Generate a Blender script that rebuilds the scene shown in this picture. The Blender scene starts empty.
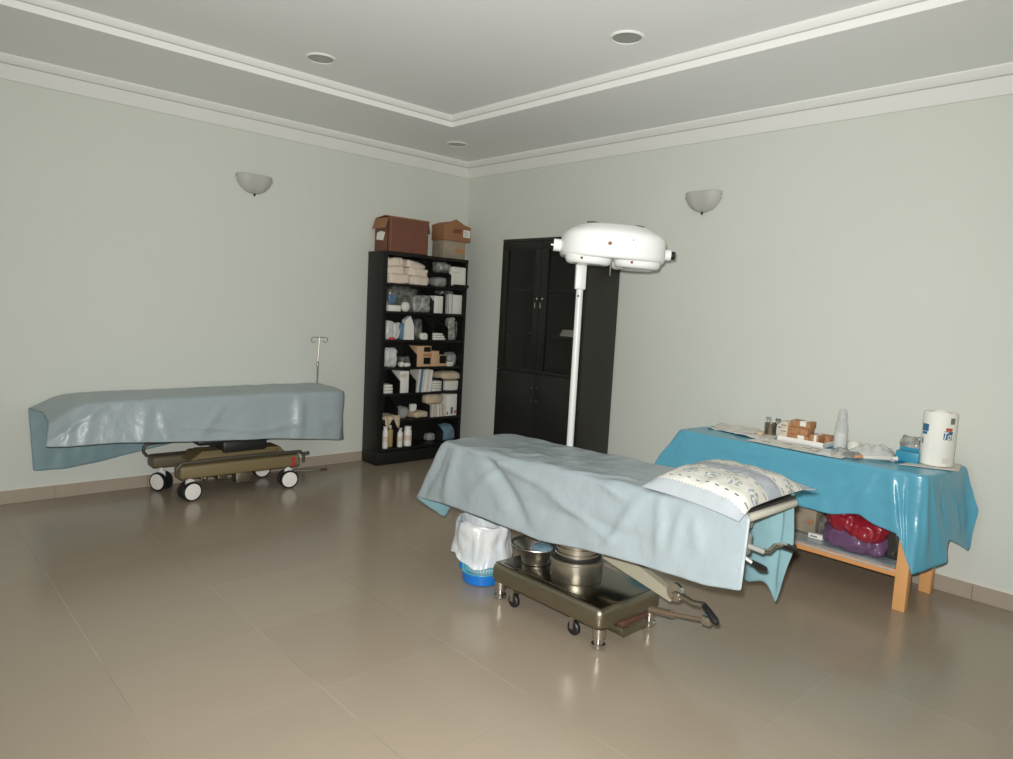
import bpy, bmesh, math, random
from mathutils import Vector, Matrix, noise
random.seed(7)
SC = bpy.context.scene
COL = SC.collection
PI = math.pi

# ------------------------------------------------------------------ camera
CAM = Vector((5.628, -4.563, 1.49))
RIGHT = Vector((0.6755, 0.7355, 0.0533)).normalized()
DOWN = Vector((0.1103, -0.0293, -0.9935)).normalized()
FWD = RIGHT.cross(DOWN).normalized()
FPX = 698.77

def ray(px, py):
    return RIGHT * ((px - 506.5) / FPX) + DOWN * ((py - 379.5) / FPX) + FWD
def on_x(px, py, X):
    v = ray(px, py); return CAM + v * ((X - CAM.x) / v.x)
def on_y(px, py, Y):
    v = ray(px, py); return CAM + v * ((Y - CAM.y) / v.y)
def on_z(px, py, Z):
    v = ray(px, py); return CAM + v * ((Z - CAM.z) / v.z)

# ------------------------------------------------------------------ materials
def srgb(r, g, b):
    f = lambda c: c / 12.92 if c <= 0.04045 else ((c + 0.055) / 1.055) ** 2.4
    return (f(r / 255), f(g / 255), f(b / 255), 1)

def mat(name, col, rough=0.5, metal=0.0, spec=0.5, var=0.0, vscale=8.0, bump=0.0, bscale=40.0, coat=0.0, col2=None, stretch=None, trans=0.0):
    m = bpy.data.materials.new(name); m.use_nodes = True
    nt = m.node_tree; b = nt.nodes['Principled BSDF']
    c = srgb(*col)
    b.inputs['Base Color'].default_value = c
    b.inputs['Roughness'].default_value = rough
    b.inputs['Metallic'].default_value = metal
    b.inputs['Specular IOR Level'].default_value = spec
    b.inputs['Coat Weight'].default_value = coat
    b.inputs['Coat Roughness'].default_value = 0.12
    if trans: b.inputs['Transmission Weight'].default_value = trans
    tc = nt.nodes.new('ShaderNodeTexCoord')
    src = tc.outputs['Object']
    if stretch:
        mp = nt.nodes.new('ShaderNodeMapping'); mp.inputs['Scale'].default_value = stretch
        nt.links.new(src, mp.inputs['Vector']); src = mp.outputs['Vector']
    if var or col2:
        n = nt.nodes.new('ShaderNodeTexNoise'); n.inputs['Scale'].default_value = vscale
        n.inputs['Detail'].default_value = 4
        nt.links.new(src, n.inputs['Vector'])
        r = nt.nodes.new('ShaderNodeValToRGB')
        if col2:
            d = srgb(*col2)
            r.color_ramp.elements[0].position = 0.38; r.color_ramp.elements[1].position = 0.62
            r.color_ramp.elements[0].color = c; r.color_ramp.elements[1].color = d
        else:
            r.color_ramp.elements[0].color = [max(0, x * (1 - var)) for x in c[:3]] + [1]
            r.color_ramp.elements[1].color = [min(1, x * (1 + var)) for x in c[:3]] + [1]
        nt.links.new(n.outputs['Fac'], r.inputs['Fac'])
        nt.links.new(r.outputs['Color'], b.inputs['Base Color'])
    if bump:
        n2 = nt.nodes.new('ShaderNodeTexNoise'); n2.inputs['Scale'].default_value = bscale
        n2.inputs['Detail'].default_value = 3
        nt.links.new(src, n2.inputs['Vector'])
        bp = nt.nodes.new('ShaderNodeBump'); bp.inputs['Strength'].default_value = bump
        bp.inputs['Distance'].default_value = 0.01
        nt.links.new(n2.outputs['Fac'], bp.inputs['Height'])
        nt.links.new(bp.outputs['Normal'], b.inputs['Normal'])
    return m

def film(name, col, alpha=0.35, rough=0.15):
    """thin clear plastic: part see-through, part glossy"""
    m = bpy.data.materials.new(name); m.use_nodes = True
    nt = m.node_tree; b = nt.nodes['Principled BSDF']
    b.inputs['Base Color'].default_value = srgb(*col)
    b.inputs['Roughness'].default_value = rough
    b.inputs['Alpha'].default_value = alpha
    tc = nt.nodes.new('ShaderNodeTexCoord'); n2 = nt.nodes.new('ShaderNodeTexNoise'); n2.inputs['Scale'].default_value = 25
    bp = nt.nodes.new('ShaderNodeBump'); bp.inputs['Strength'].default_value = 0.5; bp.inputs['Distance'].default_value = 0.01
    nt.links.new(tc.outputs['Object'], n2.inputs['Vector']); nt.links.new(n2.outputs['Fac'], bp.inputs['Height']); nt.links.new(bp.outputs['Normal'], b.inputs['Normal'])
    return m

M = {}
M['wall'] = mat('wall_paint', (212, 215, 206), 0.6, spec=0.25, var=0.025, vscale=1.5, bump=0.04, bscale=90)
M['ceil'] = mat('ceiling_paint', (242, 243, 242), 0.7, spec=0.2, var=0.02, vscale=2)
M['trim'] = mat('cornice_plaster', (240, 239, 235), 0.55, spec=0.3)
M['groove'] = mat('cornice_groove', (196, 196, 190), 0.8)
M['base'] = mat('baseboard_tile', (172, 160, 144), 0.3, var=0.08, vscale=12)
M['putty'] = mat('baseboard_putty', (222, 222, 212), 0.7)
M['black'] = mat('black_laminate', (26, 26, 24), 0.42, spec=0.35, var=0.1, vscale=30)
M['wenge'] = mat('dark_wenge_laminate', (46, 44, 40), 0.42, spec=0.35, var=0.08, vscale=25, stretch=(1, 1, .15))
M['wengefront'] = mat('dark_wenge_door', (27, 26, 24), 0.4, spec=0.35, var=0.08, vscale=25, stretch=(1, 1, .15))
M['chrome'] = mat('chrome', (215, 213, 208), 0.16, 1.0)
M['steel'] = mat('brushed_steel', (196, 190, 178), 0.36, 1.0, bump=0.03, bscale=60, stretch=(1, 1, 12))
M['steeltop'] = mat('polished_dark_steel', (118, 113, 102), 0.2, 1.0, var=0.12, vscale=5)
M['steeldark'] = mat('brushed_steel_side', (156, 149, 130), 0.42, 1.0, var=0.12, vscale=9)
M['darkmetal'] = mat('dark_metal', (50, 48, 45), 0.4, 0.7)
M['rust'] = mat('rusty_primer', (92, 60, 46), 0.8, var=0.4, vscale=30)
M['railmetal'] = mat('grey_rail_enamel', (84, 80, 72), 0.4, 0.3)
M['rustysteel'] = mat('stained_steel', (140, 122, 102), 0.5, 0.5, var=.25, vscale=30)
M['strutgrey'] = mat('olive_grey_enamel', (158, 153, 134), 0.45, var=.08, vscale=9)
M['rubber'] = mat('black_rubber', (26, 26, 27), 0.5)
M['white'] = mat('white_plastic', (235, 232, 226), 0.35)
M['lampwhite'] = mat('lamp_enamel', (244, 245, 243), 0.28, coat=0.3)
M['lampgrey'] = mat('pole_enamel', (224, 225, 222), 0.35)
M['lens'] = mat('frosted_lens', (232, 236, 232), 0.2, spec=0.6)
M['hole'] = mat('brown_socket', (138, 92, 62), 0.6)
M['olive'] = mat('olive_enamel', (122, 108, 76), 0.45, var=0.1, vscale=6)
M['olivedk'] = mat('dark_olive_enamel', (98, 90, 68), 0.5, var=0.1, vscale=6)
M['redlabel'] = mat('red_sticker', (190, 40, 62), 0.4)
M['sheet'] = mat('pale_blue_drape', (151, 162, 166), 0.36, spec=0.5, var=0.03, vscale=5, bump=0.5, bscale=16)
M['sheetin'] = mat('teal_drape_lining', (124, 160, 167), 0.35, spec=0.5, var=0.04, vscale=5, bump=0.5, bscale=16)
M['gsheet'] = mat('blue_grey_drape', (156, 169, 173), 0.36, spec=0.5, var=0.04, vscale=5, bump=0.5, bscale=16)
M['gsheetin'] = mat('slate_teal_lining', (131, 158, 164), 0.4, spec=0.5, var=0.05, vscale=5, bump=0.2, bscale=22)
M['cover'] = mat('blue_plastic_sheet', (92, 164, 188), 0.27, spec=0.5, var=0.04, vscale=4, bump=0.45, bscale=13)
M['wood'] = mat('pale_orange_wood', (222, 166, 108), 0.42, var=0.12, vscale=18, stretch=(1, 1, .08))
M['woodx'] = mat('orange_wood_rail', (214, 152, 96), 0.42, var=0.12, vscale=18, stretch=(.08, 1, 1))
M['matt'] = mat('black_vinyl', (38, 37, 36), 0.45)
M['beige'] = mat('beige_enamel', (206, 202, 186), 0.4)
M['card'] = mat('corrugated_card', (150, 106, 72), 0.75, var=0.12, vscale=6)
M['cardred'] = mat('red_brown_card', (116, 74, 57), 0.75, var=0.12, vscale=6)
M['cardgrey'] = mat('printed_grey_card', (160, 146, 122), 0.7, col2=(142, 134, 118), vscale=14)
M['cardtan'] = mat('tan_carton', (206, 170, 134), 0.65, var=0.06)
M['paper'] = mat('white_paper', (232, 230, 222), 0.6, var=0.04, vscale=12)
M['papergrey'] = mat('grey_white_paper', (214, 210, 202), 0.55, var=0.06, vscale=20, bump=.2, bscale=18)
M['print'] = mat('grey_print', (120, 120, 118), 0.6)
M['ink'] = mat('dark_print', (70, 70, 74), 0.6)
M['clothpink'] = mat('cream_cotton', (226, 210, 194), 0.85, var=0.06, vscale=14, bump=.3, bscale=30)
M['clothwhite'] = mat('white_cotton', (224, 222, 212), 0.85, var=0.06, vscale=14, bump=.3, bscale=30)
M['clothtan'] = mat('tan_cotton', (198, 180, 154), 0.85, var=0.1, vscale=14, bump=.3, bscale=30)
M['clothgrey'] = mat('grey_cotton', (150, 150, 146), 0.85, var=0.1, vscale=14, bump=.3, bscale=30)
M['clothblue'] = mat('blue_cotton', (104, 132, 146), 0.85, var=0.1, vscale=14, bump=.3, bscale=30)
M['plasclear'] = mat('cloudy_plastic', (176, 176, 170), 0.2, spec=0.7, col2=(120, 122, 118), vscale=22, bump=.8, bscale=30)
M['plasdark'] = mat('smoky_plastic', (122, 122, 116), 0.2, spec=0.7, col2=(74, 74, 72), vscale=18, bump=.8, bscale=30)
M['plaswhite'] = mat('white_plastic_film', (214, 214, 210), 0.25, spec=0.6, bump=.6, bscale=30, col2=(190, 192, 190), vscale=14)
M['blueplas'] = mat('blue_plastic', (92, 122, 148), 0.3)
M['redplas'] = mat('red_plastic', (200, 44, 56), 0.35)
M['binblue'] = mat('blue_bin_plastic', (28, 112, 196), 0.35)
M['binteal'] = mat('teal_bin_mesh', (90, 172, 190), 0.4)
M['liner'] = mat('white_bin_liner', (206, 206, 204), 0.3, spec=0.5, bump=.5, bscale=22, col2=(192, 200, 206), vscale=7)
M['orangebox'] = mat('orange_print_card', (184, 134, 92), 0.55, col2=(160, 112, 74), vscale=60)
M['creambox'] = mat('cream_card', (216, 200, 178), 0.6)
M['bluebox'] = mat('blue_card', (52, 142, 172), 0.4)
M['amber'] = mat('amber_plastic', (170, 150, 98), 0.3)
M['orangetip'] = mat('orange_plastic', (206, 146, 104), 0.4)
M['bagred'] = mat('crimson_plastic_bag', (150, 34, 48), 0.28, spec=0.6, bump=.7, bscale=20)
M['bagpurple'] = mat('purple_plastic_bag', (108, 78, 112), 0.22, spec=0.7, bump=.9, bscale=18)
M['bagblack'] = mat('black_plastic_bag', (60, 58, 54), 0.22, spec=0.6, bump=.9, bscale=20)
M['shelfliner'] = mat('grey_blue_film', (150, 166, 172), 0.25, spec=.6, bump=.6, bscale=12, col2=(178, 186, 186), vscale=9)
M['frost'] = mat('frosted_grey_glass', (186, 186, 178), 0.5, spec=0.3, var=.05, vscale=10)
M['frostdk'] = mat('downlight_glass', (160, 162, 156), 0.25, spec=0.5, var=.1, vscale=30)
M['towel'] = mat('towel_paper', (240, 238, 230), 0.7, bump=.15, bscale=60)
M['blueink'] = mat('blue_ink', (52, 110, 150), 0.5)
M['redink'] = mat('red_brown_ink', (188, 96, 66), 0.5)
M['glass'] = None

def make_glass():
    m = bpy.data.materials.new('tinted_cabinet_glass'); m.use_nodes = True
    nt = m.node_tree; nt.nodes.remove(nt.nodes['Principled BSDF']); out = nt.nodes['Material Output']
    t = nt.nodes.new('ShaderNodeBsdfTransparent'); t.inputs['Color'].default_value = (.72, .72, .71, 1)
    g = nt.nodes.new('ShaderNodeBsdfGlossy'); g.inputs['Roughness'].default_value = 0.03
    fr = nt.nodes.new('ShaderNodeFresnel'); fr.inputs['IOR'].default_value = 1.22
    mx = nt.nodes.new('ShaderNodeMixShader')
    nt.links.new(fr.outputs[0], mx.inputs[0]); nt.links.new(t.outputs[0], mx.inputs[1]); nt.links.new(g.outputs[0], mx.inputs[2])
    nt.links.new(mx.outputs[0], out.inputs['Surface'])
    return m
M['glass'] = make_glass()
M['clearbottle'] = film('clear_bottle_plastic', (222, 226, 224), 0.42, 0.1)
M['clearbag'] = film('clear_bag_film', (226, 230, 228), 0.38, 0.12)

def make_floor():
    m = bpy.data.materials.new('polished_floor_tile'); m.use_nodes = True
    nt = m.node_tree; N = nt.nodes; L = nt.links; b = N['Principled BSDF']
    geo = N.new('ShaderNodeNewGeometry'); sep = N.new('ShaderNodeSeparateXYZ'); L.new(geo.outputs['Position'], sep.inputs[0])
    def math_(op, a, bb=None, c=None):
        n = N.new('ShaderNodeMath'); n.operation = op
        for k, v in enumerate((a, bb, c)):
            if v is None: continue
            if isinstance(v, (int, float)): n.inputs[k].default_value = v
            else: L.new(v, n.inputs[k])
        return n.outputs[0]
    def joint(o, off):
        u = math_('FRACT', math_('DIVIDE', math_('ADD', o, off), 0.6))
        d = math_('MINIMUM', u, math_('SUBTRACT', 1.0, u))
        return math_('LESS_THAN', d, 0.0033), math_('FLOOR', math_('DIVIDE', math_('ADD', o, off), 0.6))
    jx, ix = joint(sep.outputs['X'], 60 - 0.32)
    jy, iy = joint(sep.outputs['Y'], 60 + 0.297)
    # per-tile tone
    cmb = N.new('ShaderNodeCombineXYZ'); L.new(ix, cmb.inputs[0]); L.new(iy, cmb.inputs[1])
    wn = N.new('ShaderNodeTexWhiteNoise'); wn.noise_dimensions = '2D'; L.new(cmb.outputs[0], wn.inputs['Vector'])
    n = N.new('ShaderNodeTexNoise'); n.inputs['Scale'].default_value = 5; n.inputs['Detail'].default_value = 6; L.new(geo.outputs['Position'], n.inputs['Vector'])
    n3 = N.new('ShaderNodeTexNoise'); n3.inputs['Scale'].default_value = 160; n3.inputs['Detail'].default_value = 2; L.new(geo.outputs['Position'], n3.inputs['Vector'])
    v = math_('ADD', math_('MULTIPLY', wn.outputs['Value'], 0.06), math_('ADD', math_('MULTIPLY', n.outputs['Fac'], 0.06), math_('MULTIPLY', n3.outputs['Fac'], 0.10)))
    v = math_('ADD', v, 0.89)
    base = N.new('ShaderNodeMix'); base.data_type = 'RGBA'; base.blend_type = 'MULTIPLY'; base.inputs[0].default_value = 1
    base.inputs['A'].default_value = srgb(155, 142, 124)
    cc = N.new('ShaderNodeCombineColor'); [L.new(v, cc.inputs[k]) for k in range(3)]
    L.new(cc.outputs[0], base.inputs['B'])
    # joint colour wanders from dirt-dark to pale filler
    nj = N.new('ShaderNodeTexNoise'); nj.inputs['Scale'].default_value = 1.6; nj.inputs['Detail'].default_value = 1; L.new(geo.outputs['Position'], nj.inputs['Vector'])
    rj = N.new('ShaderNodeValToRGB'); rj.color_ramp.elements[0].position = .42; rj.color_ramp.elements[1].position = .58
    rj.color_ramp.elements[0].color = srgb(128, 117, 104); rj.color_ramp.elements[1].color = srgb(182, 172, 158)
    L.new(nj.outputs['Fac'], rj.inputs['Fac'])
    j = math_('MAXIMUM', math_('MULTIPLY', jx, .25), math_('MULTIPLY', jy, .5))
    mix = N.new('ShaderNodeMix'); mix.data_type = 'RGBA'; L.new(j, mix.inputs[0]); L.new(base.outputs['Result'], mix.inputs['A']); L.new(rj.outputs['Color'], mix.inputs['B'])
    L.new(mix.outputs['Result'], b.inputs['Base Color'])
    b.inputs['Roughness'].default_value = 0.21
    b.inputs['Specular IOR Level'].default_value = 0.5
    return m
M['floor'] = make_floor()

# ------------------------------------------------------------------ mesh helpers
class MB:
    def __init__(self): self.v = []; self.f = []; self.m = []
    def add(self, vs, fs, mi=0, mtx=None):
        o = len(self.v)
        for p in vs:
            p = Vector(p)
            self.v.append(mtx @ p if mtx else p)
        for f in fs:
            self.f.append([i + o for i in f]); self.m.append(mi)
        return self
    def box(self, x0, x1, y0, y1, z0, z1, bev=0.0, seg=2, mi=0, mtx=None):
        bm = bmesh.new(); bmesh.ops.create_cube(bm, size=1)
        for v in bm.verts: v.co = Vector(((x0 + x1) / 2 + v.co.x * (x1 - x0), (y0 + y1) / 2 + v.co.y * (y1 - y0), (z0 + z1) / 2 + v.co.z * (z1 - z0)))
        if bev: bmesh.ops.bevel(bm, geom=bm.edges[:], offset=bev, segments=seg, profile=.5, affect='EDGES')
        bm.verts.index_update()
        self.add([v.co.copy() for v in bm.verts], [[v.index for v in f.verts] for f in bm.faces], mi, mtx); bm.free()
        return self
    def tube(self, pts, r, n=10, mi=0, mtx=None, cap=True):
        pts = [Vector(p) for p in pts]; rs = r if isinstance(r, (list, tuple)) else [r] * len(pts)
        vs = []; fs = []
        t = (pts[1] - pts[0]).normalized()
        u = t.orthogonal().normalized()
        for i, p in enumerate(pts):
            if i == 0: t2 = (pts[1] - p)
            elif i == len(pts) - 1: t2 = (p - pts[i - 1])
            else: t2 = (pts[i + 1] - p).normalized() + (p - pts[i - 1]).normalized()
            t2 = t2.normalized() if t2.length > 1e-9 else t
            u = (u - t2 * u.dot(t2)); u = u.normalized() if u.length > 1e-6 else t2.orthogonal().normalized()
            w = t2.cross(u); t = t2
            for k in range(n):
                a = 2 * PI * k / n
                vs.append(p + (u * math.cos(a) + w * math.sin(a)) * rs[i])
        for i in range(len(pts) - 1):
            for k in range(n):
                a = i * n + k; b = i * n + (k + 1) % n
                fs.append([a, b, b + n, a + n])
        if cap:
            fs.append(list(range(n))[::-1]); fs.append([(len(pts) - 1) * n + k for k in range(n)])
        return self.add(vs, fs, mi, mtx)
    def lathe(self, prof, n=32, c=(0, 0, 0), axis='Z', mi=0, mtx=None, a0=0, a1=2 * PI, jit=None):
        vs = []; fs = []; full = abs(a1 - a0 - 2 * PI) < 1e-6; cols = n if full else n + 1
        for (r, z) in prof:
            for k in range(cols):
                a = a0 + (a1 - a0) * k / n
                rr, zz = (r, z) if jit is None else jit(r, z, a)
                p = Vector((rr * math.cos(a), rr * math.sin(a), zz))
                if axis == 'X': p = Vector((p.z, p.x, p.y))
                elif axis == 'Y': p = Vector((p.x, p.z, p.y)) if False else Vector((p.y, p.z, p.x))
                vs.append(p + Vector(c))
        for i in range(len(prof) - 1):
            for k in range(n if full else n):
                k2 = (k + 1) % cols if full else k + 1
                a = i * cols + k; b = i * cols + k2
                fs.append([a, b, b + cols, a + cols])
        if full:
            if prof[0][0] > 1e-5: fs.append(list(range(cols))[::-1])
            if prof[-1][0] > 1e-5: fs.append([(len(prof) - 1) * cols + k for k in range(cols)])
        return self.add(vs, fs, mi, mtx)
    def prism(self, poly, axis, a0, a1, mi=0, mtx=None):
        def P(u, v, a): return {'X': (a, u, v), 'Y': (u, a, v), 'Z': (u, v, a)}[axis]
        n = len(poly)
        vs = [P(u, v, a0) for u, v in poly] + [P(u, v, a1) for u, v in poly]
        fs = [list(range(n))[::-1], [n + k for k in range(n)]] + [[k, (k + 1) % n, n + (k + 1) % n, n + k] for k in range(n)]
        return self.add(vs, fs, mi, mtx)
    def grid(self, rows, mi=0, closed=False, mtx=None):
        nr, nc = len(rows), len(rows[0]); vs = [p for r in rows for p in r]; fs = []
        for i in range(nr - 1):
            for j in range(nc if closed else nc - 1):
                j2 = (j + 1) % nc
                fs.append([i * nc + j, i * nc + j2, (i + 1) * nc + j2, (i + 1) * nc + j])
        return self.add(vs, fs, mi, mtx)
    def blob(self, x0, x1, y0, y1, z0, z1, e=0.35, amp=0.01, sc=9, seed=0, n=14, mtx=None, mi=0, ridge=0.0):
        """soft pack: rounded-box with crumple; e small = boxy, 1 = ellipsoid; flat underneath"""
        c = Vector(((x0 + x1) / 2, (y0 + y1) / 2, (z0 + z1) / 2)); h = Vector(((x1 - x0) / 2, (y1 - y0) / 2, (z1 - z0) / 2))
        sg = lambda w, p: math.copysign(abs(w) ** p, w)
        rows = []
        for i in range(n + 1):
            ph = -PI / 2 + PI * i / n; row = []
            for k in range(2 * n):
                th = 2 * PI * k / (2 * n)
                d = Vector((sg(math.cos(ph), e) * sg(math.cos(th), e), sg(math.cos(ph), e) * sg(math.sin(th), e), sg(math.sin(ph), e)))
                p = Vector((c.x + d.x * h.x, c.y + d.y * h.y, c.z + d.z * h.z))
                q = p * sc + Vector((seed * 3.1, seed * 7.7, seed * 1.3))
                nz = noise.noise(q) + .5 * noise.noise(q * 2.3)
                if ridge: nz += ridge * (1 - 2 * abs(noise.noise(q * 1.4 + Vector((9, 9, 9)))))
                p = p + Vector((d.x, d.y, d.z)).normalized() * nz * amp
                p.z = max(p.z, z0); row.append(p)
            rows.append(row)
        self.grid(rows, mi, closed=True, mtx=mtx)
        return self
    def build(self, name, m, parent=None, smooth=40, world=True, origin=None):
        me = bpy.data.meshes.new(name)
        vs = self.v
        if parent is not None and world:
            inv = WM[parent.name].inverted(); vs = [inv @ p for p in vs]; W = WM[parent.name].copy()
        elif parent is None:
            lo = [min(p[k] for p in vs) for k in range(3)]; hi = [max(p[k] for p in vs) for k in range(3)]
            org = Vector(origin) if origin else Vector(((lo[0] + hi[0]) / 2, (lo[1] + hi[1]) / 2, lo[2]))
            vs = [p - org for p in vs]; W = Matrix.Translation(org)
        else: W = WM[parent.name].copy()
        me.from_pydata([tuple(p) for p in vs], [], self.f)
        ms = m if isinstance(m, (list, tuple)) else [m]
        for x in ms: me.materials.append(M[x] if isinstance(x, str) else x)
        me.polygons.foreach_set('material_index', self.m)
        bm = bmesh.new(); bm.from_mesh(me); bmesh.ops.remove_doubles(bm, verts=bm.verts[:], dist=1e-5)
        bmesh.ops.recalc_face_normals(bm, faces=bm.faces[:]); bm.to_mesh(me); bm.free()
        me.update()
        if smooth is not None:
            me.polygons.foreach_set('use_smooth', [True] * len(me.polygons))
            if smooth < 180: me.set_sharp_from_angle(angle=math.radians(smooth))
        o = bpy.data.objects.new(name, me); COL.objects.link(o)
        if parent is not None: o.parent = parent
        else: o.location = W.to_translation()
        WM[o.name] = W
        return o
WM = {}

def tag(o, label=None, cat=None, group=None, kind=None):
    if label: o['label'] = label
    if cat: o['category'] = cat
    if group: o['group'] = group
    if kind: o['kind'] = kind
    return o
def thing(name, loc, label, cat, group=None, rz=0):
    o = bpy.data.objects.new(name, None); COL.objects.link(o)
    o.location = loc; o.rotation_euler = (0, 0, rz); o.empty_display_size = .1
    WM[o.name] = Matrix.Translation(Vector(loc)) @ Matrix.Rotation(rz, 4, 'Z')
    return tag(o, label, cat, group)
def struct(mb, name, m, smooth=30):
    o = mb.build(name, m, None, smooth); o['kind'] = 'structure'; return o
def copy_thing(o, loc, label, rz=None):
    def rec(s, parent):
        c = s.copy(); COL.objects.link(c); c.parent = parent
        for k in s.children: rec(k, c)
        return c
    kids = list(o.children)
    c = o.copy(); COL.objects.link(c); c.location = loc
    if rz is not None: c.rotation_euler = (0, 0, rz)
    for k in kids: rec(k, c)
    c['label'] = label
    return c
def arc(c, r, a0, a1, n, plane='XZ'):
    out = []
    for k in range(n + 1):
        a = a0 + (a1 - a0) * k / n
        u, v = r * math.cos(a), r * math.sin(a)
        out.append(Vector(c) + (Vector((u, 0, v)) if plane == 'XZ' else Vector((0, u, v)) if plane == 'YZ' else Vector((u, v, 0))))
    return out

# ------------------------------------------------------------------ room
RX, RY = 7.0, -6.0           # far (unseen) walls
Z0, ZS, ZT = 0.0, 2.908, 2.981
struct(MB().box(-0.12, RX + .12, RY - .12, 0.12, -0.1, 0), 'floor', 'floor')
struct(MB().box(-0.12, 0, RY - .12, .12, 0, 3.1), 'wall_left', 'wall')
struct(MB().box(0, RX, 0, .12, 0, 3.1), 'wall_back', 'wall')
struct(MB().box(RX, RX + .12, RY - .12, .12, 0, 3.1), 'wall_right', 'wall')
struct(MB().box(0, RX, RY - .12, RY, 0, 3.1), 'wall_front', 'wall')
# ceiling: lower soffit all round and the raised tray
T0, T1 = 1.047, 1.097
mb = MB()
tx0, tx1, ty0, ty1 = T0, RX - T0, RY + T0, -T0
mb.box(0, tx0, RY, 0, ZS, 3.1); mb.box(tx1, RX, RY, 0, ZS, 3.1)
mb.box(tx0, tx1, ty1, 0, ZS, 3.1); mb.box(tx0, tx1, RY, ty0, ZS, 3.1)
mb.box(tx0, tx1, ty0, ty1, ZT, 3.1)
struct(mb, 'ceiling', 'ceil')

def frame_sweep(prof, x0, x1, y0, y1, inward, groove=None):
    """sweep a profile [(offset, z)] round a rectangle; offset grows inward (+) from the rectangle"""
    mb = MB(); rings = []
    for (o, z) in prof:
        s = o * inward
        rings.append([Vector((x0 + s, y0 + s, z)), Vector((x1 - s, y0 + s, z)), Vector((x1 - s, y1 - s, z)), Vector((x0 + s, y1 - s, z))])
    for i in range(len(rings) - 1):
        mi = 1 if groove and i in groove else 0
        mb.grid([rings[i], rings[i + 1]], mi, closed=True)
    return mb
# wall cornice: sloping lower band, shadow groove, upper band
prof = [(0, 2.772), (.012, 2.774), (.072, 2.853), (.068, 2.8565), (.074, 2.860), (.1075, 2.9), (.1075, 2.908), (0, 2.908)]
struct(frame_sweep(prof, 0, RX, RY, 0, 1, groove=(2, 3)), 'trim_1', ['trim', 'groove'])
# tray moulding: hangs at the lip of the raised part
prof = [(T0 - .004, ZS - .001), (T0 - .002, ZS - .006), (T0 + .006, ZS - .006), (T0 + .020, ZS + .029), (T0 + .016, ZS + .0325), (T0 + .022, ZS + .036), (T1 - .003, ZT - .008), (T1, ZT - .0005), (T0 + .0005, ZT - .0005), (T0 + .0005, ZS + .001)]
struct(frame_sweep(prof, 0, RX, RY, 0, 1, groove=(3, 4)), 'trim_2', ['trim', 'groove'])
# skirting tiles with a thin putty line above
def skirting(name, a, b, axis, wall, sgn):
    mb = MB(); n = max(1, round((b - a) / .6)); st = (b - a) / n
    for k in range(n):
        u0, u1 = a + k * st + .001, a + (k + 1) * st - .001
        if axis == 'Y':
            mb.box(min(wall, wall + sgn * .011), max(wall, wall + sgn * .011), u0, u1, 0, .092, .002, 1)
        else: mb.box(u0, u1, min(wall, wall + sgn * .011), max(wall, wall + sgn * .011), 0, .092, .002, 1)
    if axis == 'Y': mb.box(min(wall, wall + sgn * .007), max(wall, wall + sgn * .007), a, b, .092, .1, mi=1)
    else: mb.box(a, b, min(wall, wall + sgn * .007), max(wall, wall + sgn * .007), .092, .1, mi=1)
    struct(mb, name, ['base', 'putty'])
skirting('baseboard_left', RY, 0, 'Y', 0, 1)
skirting('baseboard_back', .012, RX - .012, 'X', 0, -1)
skirting('baseboard_right', RY, 0, 'Y', RX, -1)
skirting('baseboard_front', .012, RX - .012, 'X', RY, 1)

# ------------------------------------------------------------------ downlights and wall lights
def downlight(x, y, z, r, label):
    t = thing('downlight', (x, y, z), label, 'ceiling light', 'recessed ceiling downlights')
    b = MB(); b.lathe([(r * .84, -.001), (r * .87, -.007), (r * .93, -.010), (r, -.008), (r * 1.05, -.001)], 40, world_c(x, y, z)); b.build('ring', 'trim', t)
    b = MB(); b.lathe([(0.001, -.0005), (r * .5, -.0008), (r * .82, -.002), (r * .88, -.006)], 40, world_c(x, y, z)); b.build('diffuser', 'frostdk', t)
    return t
def world_c(x, y, z): return (x, y, z)
downlight(1.45, -2.406, ZT, .09, 'round recessed downlight in raised ceiling tray, above left wall light')
downlight(3.115, -1.479, ZT, .09, 'round recessed downlight in raised ceiling tray, above the surgical lamp')
downlight(.62, -.659, ZS, .09, 'small recessed downlight in the lower ceiling border at room corner')

def sconce(loc, rz, label):
    t = thing('wall_sconce', loc, label, 'wall light', 'half bowl wall lights', rz)
    # local: wall is the plane y=0, the bowl bulges to -y
    R = .148
    prof = []
    for k in range(13):
        a = PI / 2 * k / 12
        prof.append((R * math.sin(a), -.142 * math.cos(a)))
    prof2 = [(r * .95 if r > 0.01 else r, z + .006) for r, z in prof][::-1]
    def sq(r, z, a): return (r * (1 - .42 * abs(math.sin(a)) ** 2), z)
    b = MB(); b.lathe(prof + prof2, 28, (0, 0, 0), a0=PI, a1=2 * PI, jit=sq); b.build('bowl', 'frost', t, world=False)
    b = MB(); b.box(-.1, .1, -.012, 0, -.1, -.02, .003); b.build('wall_plate', 'trim', t, world=False)
    for x, y, z in ((-R * .985, -.018, -.03), (R * .985, -.018, -.03), (0, -.02, -.148)):
        b = MB(); b.lathe([(.001, -.012), (.007, -.009), (.009, 0), (.006, .009), (.001, .012)], 12, (x, y, z)); b.build('finial', 'darkmetal' if z < -.1 else 'steel', t, world=False)
    return t
s1 = sconce((.001, -2.215, 2.435), PI / 2, 'frosted half-bowl wall light on the wall above the stretcher')
copy_thing(s1, (2.735, -.001, 2.405), 'frosted half-bowl wall light on the wall beside the surgical lamp', 0)

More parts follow.
